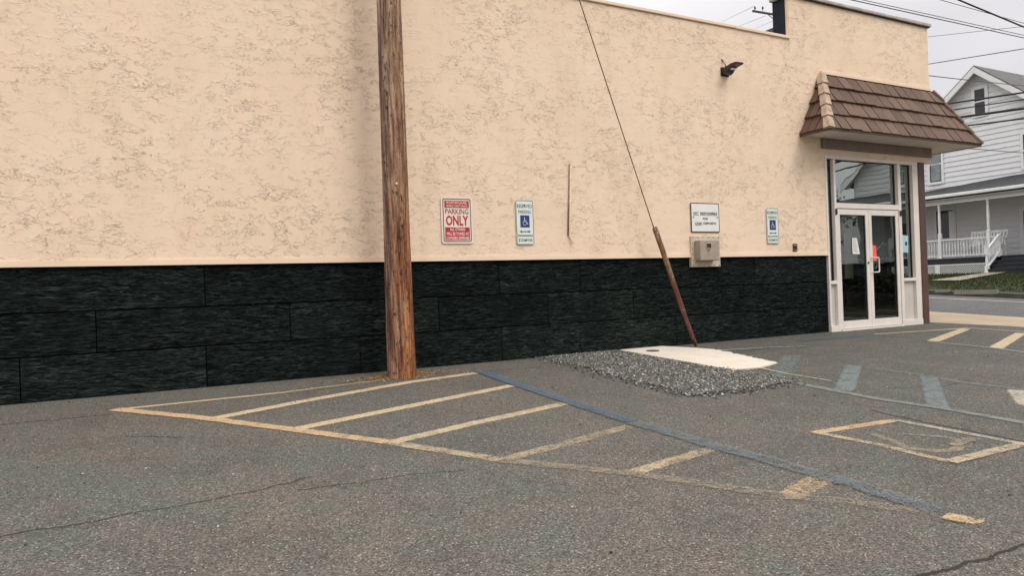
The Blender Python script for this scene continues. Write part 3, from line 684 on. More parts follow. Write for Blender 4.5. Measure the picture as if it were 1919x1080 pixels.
# brown corner post and front glazing
mb = MB(); mb.box((FXR+0.003, -0.03, -0.02), (FXR+0.205, 0.19, DT-0.003)); mb.build('corner_post', 'brown', store, bevel=0.02)
mb = MB()
for y in (0.192, 2.0, 3.9, 5.8, 7.7): mb.box((14.13, y, -0.02), (14.24, y+0.07, DT-0.003))
for z0, z1 in ((-0.02, 0.10), (3.06, DT-0.004)): 
    for y in (0.262, 2.07, 3.97, 5.87): mb.box((14.13, y, z0), (14.24, y+1.736, z1))
mb.build('front_frame', 'alu', store)
mb = MB(); mb.quad((14.19, 0.26, 0.10), (14.19, 7.7, 0.10), (14.19, 7.7, 3.06), (14.19, 0.26, 3.06)); mb.build('front_glass', 'tinted', store)  # unseen front pane, tinted dark to keep daylight out of the interior
mb = MB(); mb.box((14.05, 7.78, -0.1), (14.35, 13.7, DT-0.004)); mb.build('front_wall', 'stucco', store)
# interior
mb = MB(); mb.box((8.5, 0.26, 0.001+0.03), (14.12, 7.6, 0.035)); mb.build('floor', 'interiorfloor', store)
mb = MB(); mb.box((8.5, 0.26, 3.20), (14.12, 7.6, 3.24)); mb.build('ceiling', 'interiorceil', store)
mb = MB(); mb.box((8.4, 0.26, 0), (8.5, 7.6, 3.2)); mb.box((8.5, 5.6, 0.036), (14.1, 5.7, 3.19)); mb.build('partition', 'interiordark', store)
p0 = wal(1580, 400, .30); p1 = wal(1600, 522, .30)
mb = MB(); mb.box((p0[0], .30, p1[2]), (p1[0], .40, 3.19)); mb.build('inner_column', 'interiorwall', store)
# canopy -------------------------------------------------
cx0, cx1, cy0, cz0, cz1, ins = 10.79, 15.23, -0.58, 3.47, 4.60, 0.585
can = MB()
yb = 6.0
can.quad((cx0, -0.001, cz0-0.02), (cx1, -0.001, cz0-0.02), (cx1, cy0, cz0-0.02), (cx0, cy0, cz0-0.02))
can.quad((XC+0.001, 0, cz0-0.02), (XC+0.001, yb, cz0-0.02), (cx1, yb, cz0-0.02), (cx1, 0, cz0-0.02))
canopy = can.build('canopy', 'soffit', store)
canopy['label'] = 'brown tiled mansard canopy over the corner door'
def facegrid(corner_a, corner_b, top_a, top_b, nrm, wid, rows_=4, name='tiles'):
    """tiles on the trapezoid a-b (eave) to top_a-top_b; each tile its own slab, lower end proud"""
    A, Bv, TA, TB = map(Vector, (corner_a, corner_b, top_a, top_b)); nrm = Vector(nrm).normalized(); mb = MB()
    along = (Bv-A).normalized(); Ltot = (Bv-A).length
    bk = MB(); bk.add([A-nrm*0.012, Bv-nrm*0.012, TB-nrm*0.012, TA-nrm*0.012], [(0, 1, 2, 3)]); bk.build('tile_underlay', 'gasket', canopy)
    for r in range(rows_):
        t0, t1 = r/rows_, (r+1)/rows_+0.02
        l0 = A.lerp(TA, t0); l1 = A.lerp(TA, min(1, t1)); q0 = Bv.lerp(TB, t0); q1 = Bv.lerp(TB, min(1, t1))
        off = (r % 2)*wid*0.45; x = -off
        while x < Ltot:
            xa, xb = x+0.008, x+wid*random.uniform(0.985, 1.0)-0.008
            def P(xx, lo, ll, qq):
                s0 = (ll-A).dot(along); s1 = (qq-A).dot(along); xx2 = max(s0, min(s1, xx)); return ll+along*(xx2-s0), xx2
            a, va = P(xa, 0, l0, q0); b, vb = P(xb, 0, l0, q0); c, vc = P(xb, 1, l1, q1); d, vd = P(xa, 1, l1, q1)
            if vb-va > 0.015 or vc-vd > 0.015:
                lo = 0.050+random.uniform(-.008, .008); lo2 = lo+random.uniform(-.006, .006); dn = (l0-l1).normalized()*random.uniform(0, 0.014)
                mid = (a+b)/2; vs = [a+nrm*lo+dn, b+nrm*lo2+dn, c+nrm*0.006, d+nrm*0.006, a+dn-nrm*0.002, b+dn-nrm*0.002, c-nrm*0.004, d-nrm*0.004]
                mb.add(vs, [(0, 1, 2, 3), (4, 7, 6, 5), (0, 4, 5, 1), (1, 5, 6, 2), (3, 7, 4, 0)])
            x += wid
    return mb.build(name, 'tile', canopy)
A = (cx0, cy0, cz0); Bc = (cx1, cy0, cz0); TA = (cx0+ins, -0.004, cz1); TB = (cx1-ins, -0.004, cz1)
hh = cz1-cz0
facegrid(A, Bc, TA, TB, (0, -hh, ins), 0.27)
facegrid((cx0, 0, cz0), A, (cx0+ins, -0.003, cz1), TA, (-hh, 0, ins), 0.17, name='end_tiles')
facegrid(Bc, (cx1, yb, cz0), TB, (cx1-ins, yb, cz1), (hh, 0, ins), 0.30, name='front_tiles')
def hip(a, b, n, mat, name, wd=0.085):
    a = Vector(a); b = Vector(b); mb = MB(); d = (b-a).normalized(); out = Vector((d.x, d.y, 0)).normalized()*(-1)
    out = Vector((-(b-a).x, -(b-a).y, 0)).normalized(); side = Vector((-out.y, out.x, 0)); nn = side.cross(d).normalized()
    if nn.dot(out) < 0: nn = -nn
    for i in range(n):
        p = a.lerp(b, i/n)-d*0.015; q = a.lerp(b, min(1, (i+1)/n+0.01)); k = len(mb.v)
        for pt, s, l in ((p, 1.12, 0.035), (q, 0.88, 0.012)):
            for th in (-1, -0.55, 0, 0.55, 1):
                mb.v.append(tuple(pt+side*th*wd*s+nn*(l+0.045*(1-abs(th)))))
            for th in (1, 0, -1): mb.v.append(tuple(pt+side*th*wd*s*0.97+nn*(l-0.03+0.02*(1-abs(th)))))
        m_ = 8
        for j in range(m_): mb.f.append((k+j, k+(j+1) % m_, k+m_+(j+1) % m_, k+m_+j))
        mb.f.append(tuple(k+j for j in range(m_))[::-1]); mb.f.append(tuple(k+m_+j for j in range(m_)))
    return mb.build(name, mat, canopy)
hip(A, TA, 5, 'hiptan', 'tan_hip_cap'); hip(Bc, TB, 5, 'tile', 'brown_hip_cap', 0.06)
mb = MB(); mb.box((cx0+ins-0.02, -0.035, cz1), (XC+0.01, -0.002, cz1+0.05)); mb.build('top_flashing', 'stucco_smooth', canopy)
mb = MB(); mb.bar((cx0-0.01, cy0-0.008, cz0-0.008), (cx1+0.01, cy0-0.008, cz0-0.008), 0.02, 0.045); mb.bar((cx0-0.008, cy0, cz0-0.008), (cx0-0.008, 0, cz0-0.008), 0.02, 0.045); mb.bar((cx1+0.008, cy0, cz0-0.008), (cx1+0.008, yb, cz0-0.008), 0.02, 0.045)
mb.build('drip_edge', 'brown', canopy)
# header band added to paint the soffit's shade on the stucco
mb = MB(); mb.box((11.30, -0.045, 3.27), (14.52, -0.003, 3.448)); mb.build('header_shade_band', 'header_shade', store, bevel=0.012)

# ------------------------------------------------------------------ utility pole, guy
PX, PY = 3.128, -0.50; PB = GS*PY
root = empty('utility_pole', (PX, PY, PB), 'weathered brown timber utility pole standing close to the cream wall', 'utility pole')
mb = MB(); n = 96; zs = list(np.arange(-0.15, 6.0, 0.02))+list(np.arange(6.0, 11.6, 0.4))
ph = rng.uniform(0, 6.28, 12)
checks = [(random.uniform(0, 6.28), random.uniform(0, 5), random.uniform(0.3, 1.6), random.uniform(0.003, 0.010)) for _ in range(150)]
Z = np.array(zs); TH = np.arange(n)*2*math.pi/n
Rr = np.interp(Z, [-0.15, 0.05, 0.35, 1.8, 4.6, 11], [0.182, 0.172, 0.166, 0.153, 0.142, 0.112])[:, None]*np.ones((1, n))
Rr += 0.0022*np.sin(5*TH[None]+1+0.5*Z[:, None])+0.0018*np.sin(11*TH[None]+2*np.sin(Z[:, None]*1.3))+0.0012*np.sin(23*TH[None]+3*np.sin(Z[:, None]*.7))
for a, z0, L, dpt in checks:
    m_ = np.clip(1-np.abs((Z-z0-L/2)/(L/2)), 0, 1)**0.4
    dth = np.abs((TH[None]-a-0.05*np.sin(Z[:, None]*4+a)+math.pi) % (2*math.pi)-math.pi)
    Rr -= dpt*m_[:, None]*np.clip(1-dth/0.05, 0, 1)
Rr += rng.normal(0, 0.0007, Rr.shape)
V = np.stack([PX+Rr*np.cos(TH)[None], PY+Rr*np.sin(TH)[None], PB+Z[:, None]*np.ones((1, n))], -1).reshape(-1, 3)
mb.add(V, [(i*n+j, i*n+(j+1) % n, (i+1)*n+(j+1) % n, (i+1)*n+j) for i in range(len(zs)-1) for j in range(n)]+[tuple((len(zs)-1)*n+j for j in range(n))])
o = mb.build('pole_shaft', 'pole', root, smooth=True)
tg = wal(725, 343, PY-0.15); mb = MB(); mb.tube([(tg[0]+.12, PY-0.150, tg[2]), (tg[0]+.12, PY-0.156, tg[2])], 0.012, 10); mb.build('metal_tag', 'signwhite', root)
# guy wire runs from ground anchor up to the pole head
an = np.array(gnd(1305, 650)); yg = an[1]
gt = wal(1226, 428, yg-0.02)
up1 = wal(1090, 0, -0.42)
gw = empty('guy_wire', tuple(an), 'rusty guy wire rising left from a tall red-brown guard to the pole', 'guy wire')
dirv = (Vector(up1)-Vector(gt)).normalized(); k = (10.6-gt[2])/dirv.z
mb = MB(); top = Vector(gt)+dirv*k; a = Vector(gt); mb.tube([a.lerp(top, i/24)-Vector((0, 0, 0.10*math.sin(math.pi*i/24))) for i in range(25)], 0.0075, 6); mb.build('strand', 'steelwire', gw, smooth=True)
mb = MB(); a = Vector(an); b = Vector(gt); N = 40; k0 = 0
ax = (b-a).normalized(); sd_ = ax.cross(Vector((0, 1, 0))).normalized(); ot = sd_.cross(ax).normalized()
if ot.y > 0: ot = -ot
for i in range(N+1):
    t = i/N; c = a.lerp(b, t)+sd_*0.012*math.sin(t*5); wd = 0.048 if t > 0.06 else 0.02+t*.45
    wd *= (0.82 if t < .3 else 1.0)
    for j in range(9):
        th = math.pi*(j/8); mb.v.append(tuple(c-sd_*math.cos(th)*wd+ot*math.sin(th)*0.034))
    for j in range(9):
        th = math.pi*(1-j/8); mb.v.append(tuple(c-sd_*math.cos(th)*(wd-.006)+ot*(math.sin(th)*0.028)))
for i in range(N):
    for j in range(18): mb.f.append((i*18+j, i*18+(j+1) % 18, (i+1)*18+(j+1) % 18, (i+1)*18+j))
mb.f.append(tuple(range(18))); mb.f.append(tuple(N*18+j for j in range(18)))
mb.build('guard', 'guard', gw, smooth=True)
mb = MB(); e1 = wal(1222, 424, yg-0.02); mb.tube([Vector(gt)-sd_*0.045, Vector(gt)+sd_*0.02], 0.012, 8); mb.build('clamp', 'steelwire', gw)

# ------------------------------------------------------------------ signs on the wall
def sign_base(root, x0, z0, x1, z1, mat, r=0.03, th=0.004):
    mb = MB(); mb.prism(rrect(x0, z0, x1, z1, r), FXZ(0), -0.012-th, -0.012); return mb.build('panel', mat, root)
YS = -0.012-0.004
tow = empty('tow_sign', (4.147, -0.012, 1.59), 'red and cream parking only sign just right of the timber pole', 'sign')
x0, z0, x1, z1 = 3.921, 1.59, 4.373, 2.205
sign_base(tow, x0, z0, x1, z1, 'signcream', 0.035)
mb = MB(); ring(mb, rrect(x0+.024, z0+.024, x1-.024, z1-.024, .025), rrect(x0+.036, z0+.036, x1-.036, z1-.036, .018), YS-0.0015); mb.build('border', 'maroon', tow)
mb = MB(); xa, xb = x0+.050, x1-.050; cx = (x0+x1)/2
mb.quad((xa, YS-.0015, z1-.145), (xb, YS-.0015, z1-.145), (xb, YS-.0015, z1-.052), (xa, YS-.0015, z1-.052))
mb.build('red_header_field', 'red', tow); mb = MB()
mb.quad((xa, YS-.0015, z0+.047), (xb, YS-.0015, z0+.047), (xb, YS-.0015, z0+.215), (xa, YS-.0015, z0+.215)); mb.build('red_field', 'red', tow)
mb = MB(); put_text(mb, 'MOUNTAIN LAUREL', cx, z1-.078, .034, .30, YS-.003, 0.012); put_text(mb, 'FEDERAL CREDIT UNION', cx, z1-.121, .026, .30, YS-.003, 0.008)
mb.build('header_lettering', 'signcream', tow); mb = MB()
put_text(mb, 'ALL OTHERS', cx, z0+.187, .036, .22, YS-.003, .02); put_text(mb, 'WILL BE TOWED AT', cx, z0+.130, .042, .325, YS-.003, .02); put_text(mb, 'OWNERS EXPENSE', cx, z0+.074, .042, .325, YS-.003, .02)
mb.build('pale_lettering', 'signcream', tow)
mb = MB(); put_text(mb, 'PARKING', cx, z1-.192, .070, .335, YS-.002, .012); mb.build('dark_lettering', 'darkred', tow)
mb = MB(); put_text(mb, 'ONLY', cx, z1-.312, .135, .325, YS-.002, .03); mb.build('red_lettering', 'red', tow)

def wheelchair(mb, cx, cz, s, Y):
    """access symbol drawn in a box 1x1 scaled by s"""
    q = lambda u, v: (cx+(u-.5)*s, cz+(v-.5)*s)
    flat(mb, [(cx+(-.06)*s+.055*s*math.cos(a), cz+.36*s+.055*s*math.sin(a)) for a in [i*math.pi/5 for i in range(10)]], Y)
    ribbon2(mb, [q(.44, .78), q(.46, .46), q(.68, .46), q(.78, .20), q(.88, .24)], .075*s, Y)
    ribbon2(mb, [q(.46, .62), q(.64, .62)], .06*s, Y)
    ribbon2(mb, [q(.46+.21*math.cos(a), .32+.21*math.sin(a)) for a in [math.radians(115+i*210/12) for i in range(13)]], .065*s, Y)
def handicap_sign(x0, z0, x1, z1, label):
    s = empty('accessible_parking_sign', ((x0+x1)/2, -0.012, z0), label, 'sign', 'reserved parking signs on the stucco')
    sign_base(s, x0, z0, x1, z1, 'signpale', 0.026)
    H = z1-z0; Wd = x1-x0; cx = (x0+x1)/2; zd = z0+H*0.205
    mb = MB()
    ring(mb, rrect(x0+.004, zd+.003, x1-.004, z1-.004, .024), rrect(x0+.011, zd+.010, x1-.011, z1-.011, .018), YS-.0015)
    ring(mb, rrect(x0+.004, z0+.004, x1-.004, zd-.003, .024), rrect(x0+.011, z0+.011, x1-.011, zd-.010, .018), YS-.0015)
    put_text(mb, 'RESERVED', cx, z1-H*.132, H*.082, Wd*.84, YS-.0015, .005); put_text(mb, 'PARKING', cx, z1-H*.262, H*.082, Wd*.70, YS-.0015, .005)
    put_text(mb, '$250 FINE', cx, z0+H*.10, H*.080, Wd*.78, YS-.0015, .005)
    mb.build('lettering', 'signgreen', s)
    mb = MB(); mz = z0+H*.525; hs_ = Wd*.26; mb.quad((cx-hs_, YS-.0015, mz-hs_*1.15), (cx+hs_, YS-.0015, mz-hs_*1.15), (cx+hs_, YS-.0015, mz+hs_*1.15), (cx-hs_, YS-.0015, mz+hs_*1.15)); mb.build('blue_square', 'signblue', s)
    mb = MB(); wheelchair(mb, cx, mz, Wd*.46, YS-.003); mb.build('wheelchair_symbol', 'signwhite', s)
    mb = MB(); az = z0+H*.295; hw = Wd*.31; ah = H*.030
    flat(mb, [(cx-hw, az), (cx-hw+.035, az-ah), (cx-hw+.035, az-ah*.35), (cx+hw-.035, az-ah*.35), (cx+hw-.035, az-ah), (cx+hw, az), (cx+hw-.035, az+ah), (cx+hw-.035, az+ah*.35), (cx-hw+.035, az+ah*.35), (cx-hw+.035, az+ah)], YS-.0015)
    mb.build('arrow', 'signgreen', s)
    for zz in (z1-H*.115, z0+H*.10):
        mb = MB(); mb.tube([(cx, YS-.001, zz), (cx, YS-.008, zz)], 0.011, 8); mb.build('bolt', 'ink', s)
handicap_sign(5.03, 1.573, 5.31, 2.187, 'reserved parking wheelchair sign nearer the timber pole, left of the thin pipe')
handicap_sign(9.862, 1.577, 10.142, 2.180, 'reserved parking wheelchair sign nearer the glass entrance, right of the deposit sign')
x0, z0, x1, z1 = 8.186, 1.762, 8.787, 2.228
ns = empty('cash_deposit_sign', (8.487, -0.012, z0), 'white not responsible for cash deposits sign above the beige box', 'sign')
sign_base(ns, x0, z0, x1, z1, 'ink', 0.012, 0.004)
mb = MB(); flat(mb, rrect(x0+.014, z0+.014, x1-.014, z1-.014, .006), YS-.0015); mb.build('white_face', 'signwhite', ns)
mb = MB(); cx = (x0+x1)/2; Y = YS-.003
put_text(mb, 'NOT', x0+.105, z1-.165, .040, .105, Y, .03); put_text(mb, 'RESPONSIBLE', x0+.375, z1-.165, .040, .36, Y, .03)
put_text(mb, 'FOR', cx, z1-.250, .036, .11, Y, .03); put_text(mb, 'CASH', x0+.150, z1-.325, .038, .145, Y, .03); put_text(mb, 'DEPOSITS', x0+.39, z1-.325, .038, .27, Y, .03)
for a, b, z in ((x0+.05, x0+.16, z1-.195), (x0+.195, x0+.555, z1-.195), (x0+.075, x0+.225, z1-.355)): mb.quad((a, Y, z-.004), (b, Y, z-.004), (b, Y, z+.003), (a, Y, z+.003))
mb.build('lettering', 'ink', ns)
for xx in (x0+.045, x1-.045):
    mb = MB(); mb.tube([(xx, Y, z1-.225), (xx, Y-.007, z1-.225)], 0.010, 8); mb.build('screw', 'maroon', ns)

# deposit box
db = empty('deposit_box', (8.46, 0, 1.21), 'beige metal drop box with shield badge on a square plate', 'deposit box')
mb = MB(); mb.box((8.158, -0.030, 1.213), (8.765, 0.0288, 1.702)); mb.build('back_plate', 'beigeplate', db, bevel=0.004)
for i in range(6):
    for j in range(6):
        if i in (0, 5) or j in (0, 5):
            x = 8.185+i*0.1106; z = 1.235+j*0.0886; mb = MB(); mb.tube([(x, -0.030, z), (x, -0.0365, z)], 0.008, 6); mb.build('plate_screw', 'rust', db)
bx0 = wal(1312, 450, -0.16); bx1 = wal(1348.5, 487, -0.16)
mb = MB(); mb.box((bx0[0], -0.165, bx1[2]-0.01), (bx1[0], -0.0305, bx0[2]+0.0)); mb.build('box_body', 'beige', db, bevel=0.014)
bcx = (bx0[0]+bx1[0])/2-.02; bcz = (bx0[2]+bx1[2])/2+0.045
mb = MB()
sh = lambda s, dz=0: [(bcx+u*s, bcz+dz+v*s) for u, v in ((-.055, .065), (.055, .065), (.055, -.025), (.03, -.05), (0, -.068), (-.03, -.05), (-.055, -.025))]
mb.prism(sh(1), FXZ(0), -0.171, -0.1655); mb.build('shield_badge', 'lamp', db)
mb = MB(); ring(mb, sh(1.0), sh(.86), -0.1725)
for zz in (-.012, -.028): mb.quad((bcx-.04, -.1725, bcz+zz-.004), (bcx+.04, -.1725, bcz+zz-.004), (bcx+.04, -.1725, bcz+zz+.002), (bcx-.04, -.1725, bcz+zz+.002))
mb.build('badge_outline', 'beigeplate', db)

# wall lamp
lm = wal(1368, 132, -0.15)
wl = empty('wall_lamp', (8.95, 0, 4.30), 'dark bronze curved hood lamp fixed high on the wall left of canopy', 'wall lamp')
L0 = wal(1352, 140); lx, lz = L0[0], L0[2]
prof = [(0.0, 0.0), (0.06, -0.02), (0.11, 0.015), (0.155, 0.085), (0.22, 0.118), (0.30, 0.135), (0.335, 0.150), (0.335, 0.185), (0.28, 0.198), (0.20, 0.202), (0.12, 0.180), (0.05, 0.165), (0.0, 0.165)]
mb = MB(); mb.prism(prof, lambda u, v, t: (lx+t, -0.014-u, lz+v*0.66), 0.0, 0.15); mb.build('hood', 'lamp', wl, bevel=0.010)
mb = MB(); mb.box((lx-.012, -0.0135, lz-.02), (lx+.162, -0.0005, lz+.125)); mb.build('mounting_plate', 'lamp', wl, bevel=0.004)
mb = MB(); mb.box((lx+.03, -0.22, lz+.045), (lx+.12, -0.15, lz+.060)); mb.build('lens', 'signwhite', wl)
mb = MB(); mb.tube([(lx+.02, -0.006, lz+.26), (lx+.035, -.02, lz+.21), (lx+.055, -.045, lz+.16), (lx+.065, -.05, lz+.105)], 0.008, 8); mb.build('supply_wire', 'lamp', wl, smooth=True)

# thin pipe on the wall
a = wal(1068, 308); b = wal(1065, 443); c = wal(1071, 457)
tp = empty('wall_pipe', (b[0], 0, b[2]), 'thin vertical brown pipe with bent foot on the cream wall', 'pipe')
mb = MB(); mb.tube([(a[0]-.008, -0.014, a[2]), (b[0]-.008, -0.014, b[2]+.01)], 0.009, 8); mb.build('shadowed_strip', 'conduitbrown', tp, smooth=True)
mb = MB(); mb.tube([(a[0]+.010, -0.014, a[2]), (b[0]+.010, -0.014, b[2]), (c[0]+.01, -0.035, c[2]+.02), (c[0]+.012, -0.045, c[2])], 0.011, 8); mb.build('conduit', 'conduit', tp, smooth=True)
# recessed rusty bracket near the door
hb = wal(1490, 464)
hr = empty('wall_faucet_box', (hb[0], 0, hb[2]), 'small rusty brown recessed fitting low on cream wall near the entrance', 'wall fitting')
mb = MB(); hx, hz = hb[0], hb[2]
mb.box((hx-.055, -0.012, hz-.065), (hx+.05, -0.001, hz+.065)); mb.build('recess', 'rust', hr)
mb = MB(); mb.box((hx-.045, -0.030, hz+.028), (hx+.04, -0.013, hz+.046)); mb.build('bracket', 'conduitbrown', hr); mb = MB(); mb.box((hx-.03, -0.030, hz-.055), (hx+.03, -0.013, hz-.04)); mb.build('bracket', 'conduitbrown', hr)
mb = MB(); mb.box((hx-.035, -0.016, hz-.035), (hx+.035, -0.0125, hz+.024)); mb.build('opening', 'ink', hr)
# notices
def card(name, px, Y, mat, label, cat):
    vs = [tuple(wal(x, y, Y)) for x, y in px]; mb = MB(); vb = [(v[0], v[1]-.002, v[2]) for v in vs]
    mb.add(vs+vb, [(3, 2, 1, 0), (4, 5, 6, 7), (0, 1, 5, 4), (1, 2, 6, 5), (2, 3, 7, 6), (3, 0, 4, 7)]); return tag(mb.build(name, mat), label, cat)
pn = card('door_notice', [(1597, 446), (1606, 446.5), (1612, 476.5), (1598, 476)], 0.022, 'paper', 'white printed notice taped on the left glass door', 'notice')
mb = MB()
for i in range(7):
    t = (i+.8)/8.2; a = wal(1597+t*1+1.5, 446+30*t, 0.018); b = wal(1606+t*6-1.5-(i % 3), 446.5+30*t, 0.018); mb.bar(tuple(a), tuple(b), 0.001, 0.006)
mb.build('print_lines', 'ink', pn)
card('red_leaflet', [(1634.5, 460), (1642, 460.5), (1644, 489), (1635.5, 489)], 0.024, 'redcard', 'red leaflet behind the right glass door beside the pull handle', 'leaflet')
bs = card('blue_sticker', [(1691, 440.5), (1702, 442), (1702.5, 474), (1691.5, 473)], 0.064, 'skycard', 'pale blue sticker on the glass sidelight right of the doors', 'sticker')
bs2 = [tuple(wal(x, y, 0.060)) for x, y in ((1696.5, 453), (1700.5, 453.4), (1700.7, 460), (1696.7, 460))]
MB().add(bs2, [(0, 1, 2, 3)]).build('sticker_emblem', 'signblue', bs)

# ------------------------------------------------------------------ distant pole behind the store
YP = 26.0
pc = wal(1464, 30, YP); aL = wal(1411, 20, YP); a2 = wal(1453, 27, YP)
slope = (a2-aL)/np.linalg.norm(a2-aL); aR = aL+slope*2*np.linalg.norm(pc-aL)*0.98
dp = empty('distant_utility_pole', (pc[0], YP, gz(YP)), 'distant dark utility pole whose crossarm shows beyond the low parapet', 'utility pole')
mb = MB(); mb.tube([(pc[0], YP, gz(YP)-.2), (pc[0], YP, pc[2]+0.5)], [0.17, 0.12], 12); mb.build('pole_shaft', 'lamp', dp)
mb = MB(); mb.bar(tuple(aL), tuple(aR), 0.10, 0.115); mb.build('crossarm', 'lamp', dp)
b1 = wal(1438, 27, YP); b2 = wal(1456, 41, YP)
mb = MB(); mb.bar(tuple(b1+np.array([0, -.06, -.0])), tuple(b2+np.array([0.1, -.06, -.05])), 0.03, 0.04); mb.build('brace', 'lamp', dp)
for px in (1415.5, 1430):
    t = wal(px, 19.5, YP); mb = MB(); mb.lathe((t[0], YP, t[2]-.02), [(0, .02), (.12, .02), (.13, .06), (.17, .07), (.2, .03), (.24, .06), (.29, .05), (.31, .01)], 8); mb.build('insulator', 'lamp', dp)
def wire(pa, pb, rad, mat, label, name='power_line', ext=(0, 0), sag=0.0, group='overhead cables beside the store'):
    a = Vector(pa); b = Vector(pb); d = (b-a).normalized(); a = a-d*ext[0]; b = b+d*ext[1]
    mb = MB(); mb.tube([a.lerp(b, i/16)-Vector((0, 0, sag*math.sin(math.pi*i/16))) for i in range(17)], rad, 6)
    return tag(mb.build(name, mat, smooth=True), label, 'cable', group)
for (xa, ya), (xb, yb_), lb in (((1358, 38), (1414, 11), 'faint wire slanting down left from top of the distant crossarm'), ((1384, 49), (1434, 29.5), 'faint wire slanting down left under the distant crossarm'), ((1423, 50), (1450, 38), 'short faint wire beside the dark flue under the crossarm brace')):
    wire(wal(xa, ya, YP+25), wal(xb, yb_, YP+2), 0.012, 'thinwire', lb, 'distant_wire', (18, 0), 0.0, 'wires at the distant pole')
# overhead lines to the right
def wy(p1, p2, Y, rad, mat, label, ext=(6, 25)): wire(wal(*p1, Y), wal(*p2, Y), rad, mat, label, ext=ext)
def wx(p1, p2, X, rad, mat, label, ext=(8, 22), X2=None): wire(plx(*p1, X), plx(*p2, X2 or X), rad, mat, label, ext=ext)
wy((1600, 0), (1919, 70.5), 3.2, 0.012, 'wire', 'thin cable, lower of the close pair above the store corner')
wy((1621, 0), (1919, 65.5), 3.2, 0.009, 'thinwire', 'thin cable, upper of the close pair above the store corner')
wy((1766, 0), (1919, 43), 5.0, 0.010, 'thinwire', 'thin cable crossing the thick one at the top right of sky')
wy((1799, 0), (1919, 50), 1.5, 0.020, 'wire', 'thick black cable dropping steeply through top right of sky', (6, 8))
wx((1739, 120), (1919, 91), 21, 0.011, 'wire', 'thin wire rising rightwards in the open sky above the house gable')
wx((1745, 68), (1919, 49), 26, 0.008, 'thinwire', 'very faint wire just under the close cable pair')
wire(plx(1720, 138, 19), plx(1919, 160, 27), 0.012, 'thinwire', 'thin sagging wire crossing the white rake boards of the gable', ext=(3, 1.2), sag=0.02)
wx((1772, 195), (1919, 173), 18.5, 0.022, 'wire', 'black cable crossing upper part of the attic window')
wx((1783, 206), (1919, 186), 18.5, 0.014, 'wire', 'thinner black cable crossing the middle of the attic window')
wx((1796, 220), (1919, 203), 18.5, 0.030, 'wire', 'thickest black cable, crossing the foot of the attic window')
wx((1815, 235), (1919, 222), 18.5, 0.020, 'wire', 'black cable passing just below the attic window')
wire(plx(1800, 277, 16.5), plx(1919, 286.5, 26), 0.010, 'thinwire', 'thin pale wire from the canopy tip across the house siding', ext=(0, 1))

# ------------------------------------------------------------------ street and lawn
sheet('road_edge_line', simple('white_road_paint', (0.50, 0.47, 0.40), 0.8, 0.2, 3), 21.95, 22.08, -60, 60, -0.004)
mb = MB(); ys_ = np.arange(-40, 40, 2.5)
for y in ys_:
    mb.add([(x, yy, GS*yy+z) for yy in (y, y+2.49) for x, z in ((23.5, -0.03), (23.5, 0.13), (23.54, 0.15), (23.70, 0.15), (23.70, -0.03))], [(0, 1, 6, 5), (1, 2, 7, 6), (2, 3, 8, 7), (3, 4, 9, 8), (0, 4, 3, 2, 1), (5, 6, 7, 8, 9)])
struct(mb.build('kerb', 'kerb'))
mb = MB()
for y0, y1 in ((5.05, 5.5), (3.6, 4.9), (6.4, 6.7)): mb.box((23.49, y0, GS*y0+0.10), (23.56, y1, GS*y1+0.165))
struct(mb.build('kerb_patch', 'path'))
HG = 0.93
def lz(x, y):
    b = min(HG, GS*y+0.15) if y > -20 else GS*y+0.15; t = min(1, max(0, (x-23.7)/3.6)); top = HG if y > -30 else GS*y+.3
    s = t**0.7
    return GS*y+0.15+(top-GS*y-0.15)*s if GS*y+.15 < top else GS*y+0.15
mb = MB(); X_ = [23.7, 23.9, 24.2, 24.6, 25, 25.5, 26, 26.6, 27.3, 28, 30, 40, 70]; Y_ = list(np.arange(-45, 45.1, 1.0))
mb.add([(x, y, lz(x, y)) for x in X_ for y in Y_], [(i*len(Y_)+j, (i+1)*len(Y_)+j, (i+1)*len(Y_)+j+1, i*len(Y_)+j+1) for i in range(len(X_)-1) for j in range(len(Y_)-1)])
struct(mb.build('lawn_ground', 'lawn', smooth=True))
mb = MB()
for _ in range(26000):
    x = 23.72+random.random()*3.6; y = random.uniform(0.5, 12.5); z = lz(x, y); h = random.uniform(.03, .085); a = random.uniform(0, 3.14); dx, dy = math.cos(a)*.012, math.sin(a)*.012
    mb.v += [(x-dx, y-dy, z-.01), (x+dx, y+dy, z-.01), (x+random.gauss(0, .025), y+random.gauss(0, .025), z+h)]; k = len(mb.v); mb.f.append((k-3, k-2, k-1))
tag(mb.build('grass', 'blade'), 'short green lawn grass in front of the white house', 'grass', kind='stuff')
# walkway from the steps to the kerb, slanting
w0, w1 = plx(1786, 533, 25.4), plx(1826, 534, 25.4)
mb = MB(); P_ = [(26.9, 4.9, 0), (26.9, 5.75, 0), (25.6, 6.15, 0), (24.9, 6.55, 0), (24.9, 5.55, 0), (25.6, 5.2, 0)]
pth = [(27.0, 5.1, 5.75), (26.4, 5.2, 5.95), (25.8, 5.35, 6.15), (25.2, 5.45, 6.4), (24.9, 5.5, 6.5)]
for (xa, ya, yb1), (xb, yc, yd) in zip(pth[:-1], pth[1:]):
    mb.add([(xa, ya, lz(xa, ya)+.05), (xa, yb1, lz(xa, yb1)+.05), (xb, yd, lz(xb, yd)+.05), (xb, yc, lz(xb, yc)+.05)], [(0, 1, 2, 3)])
struct(mb.build('walkway', 'path'))

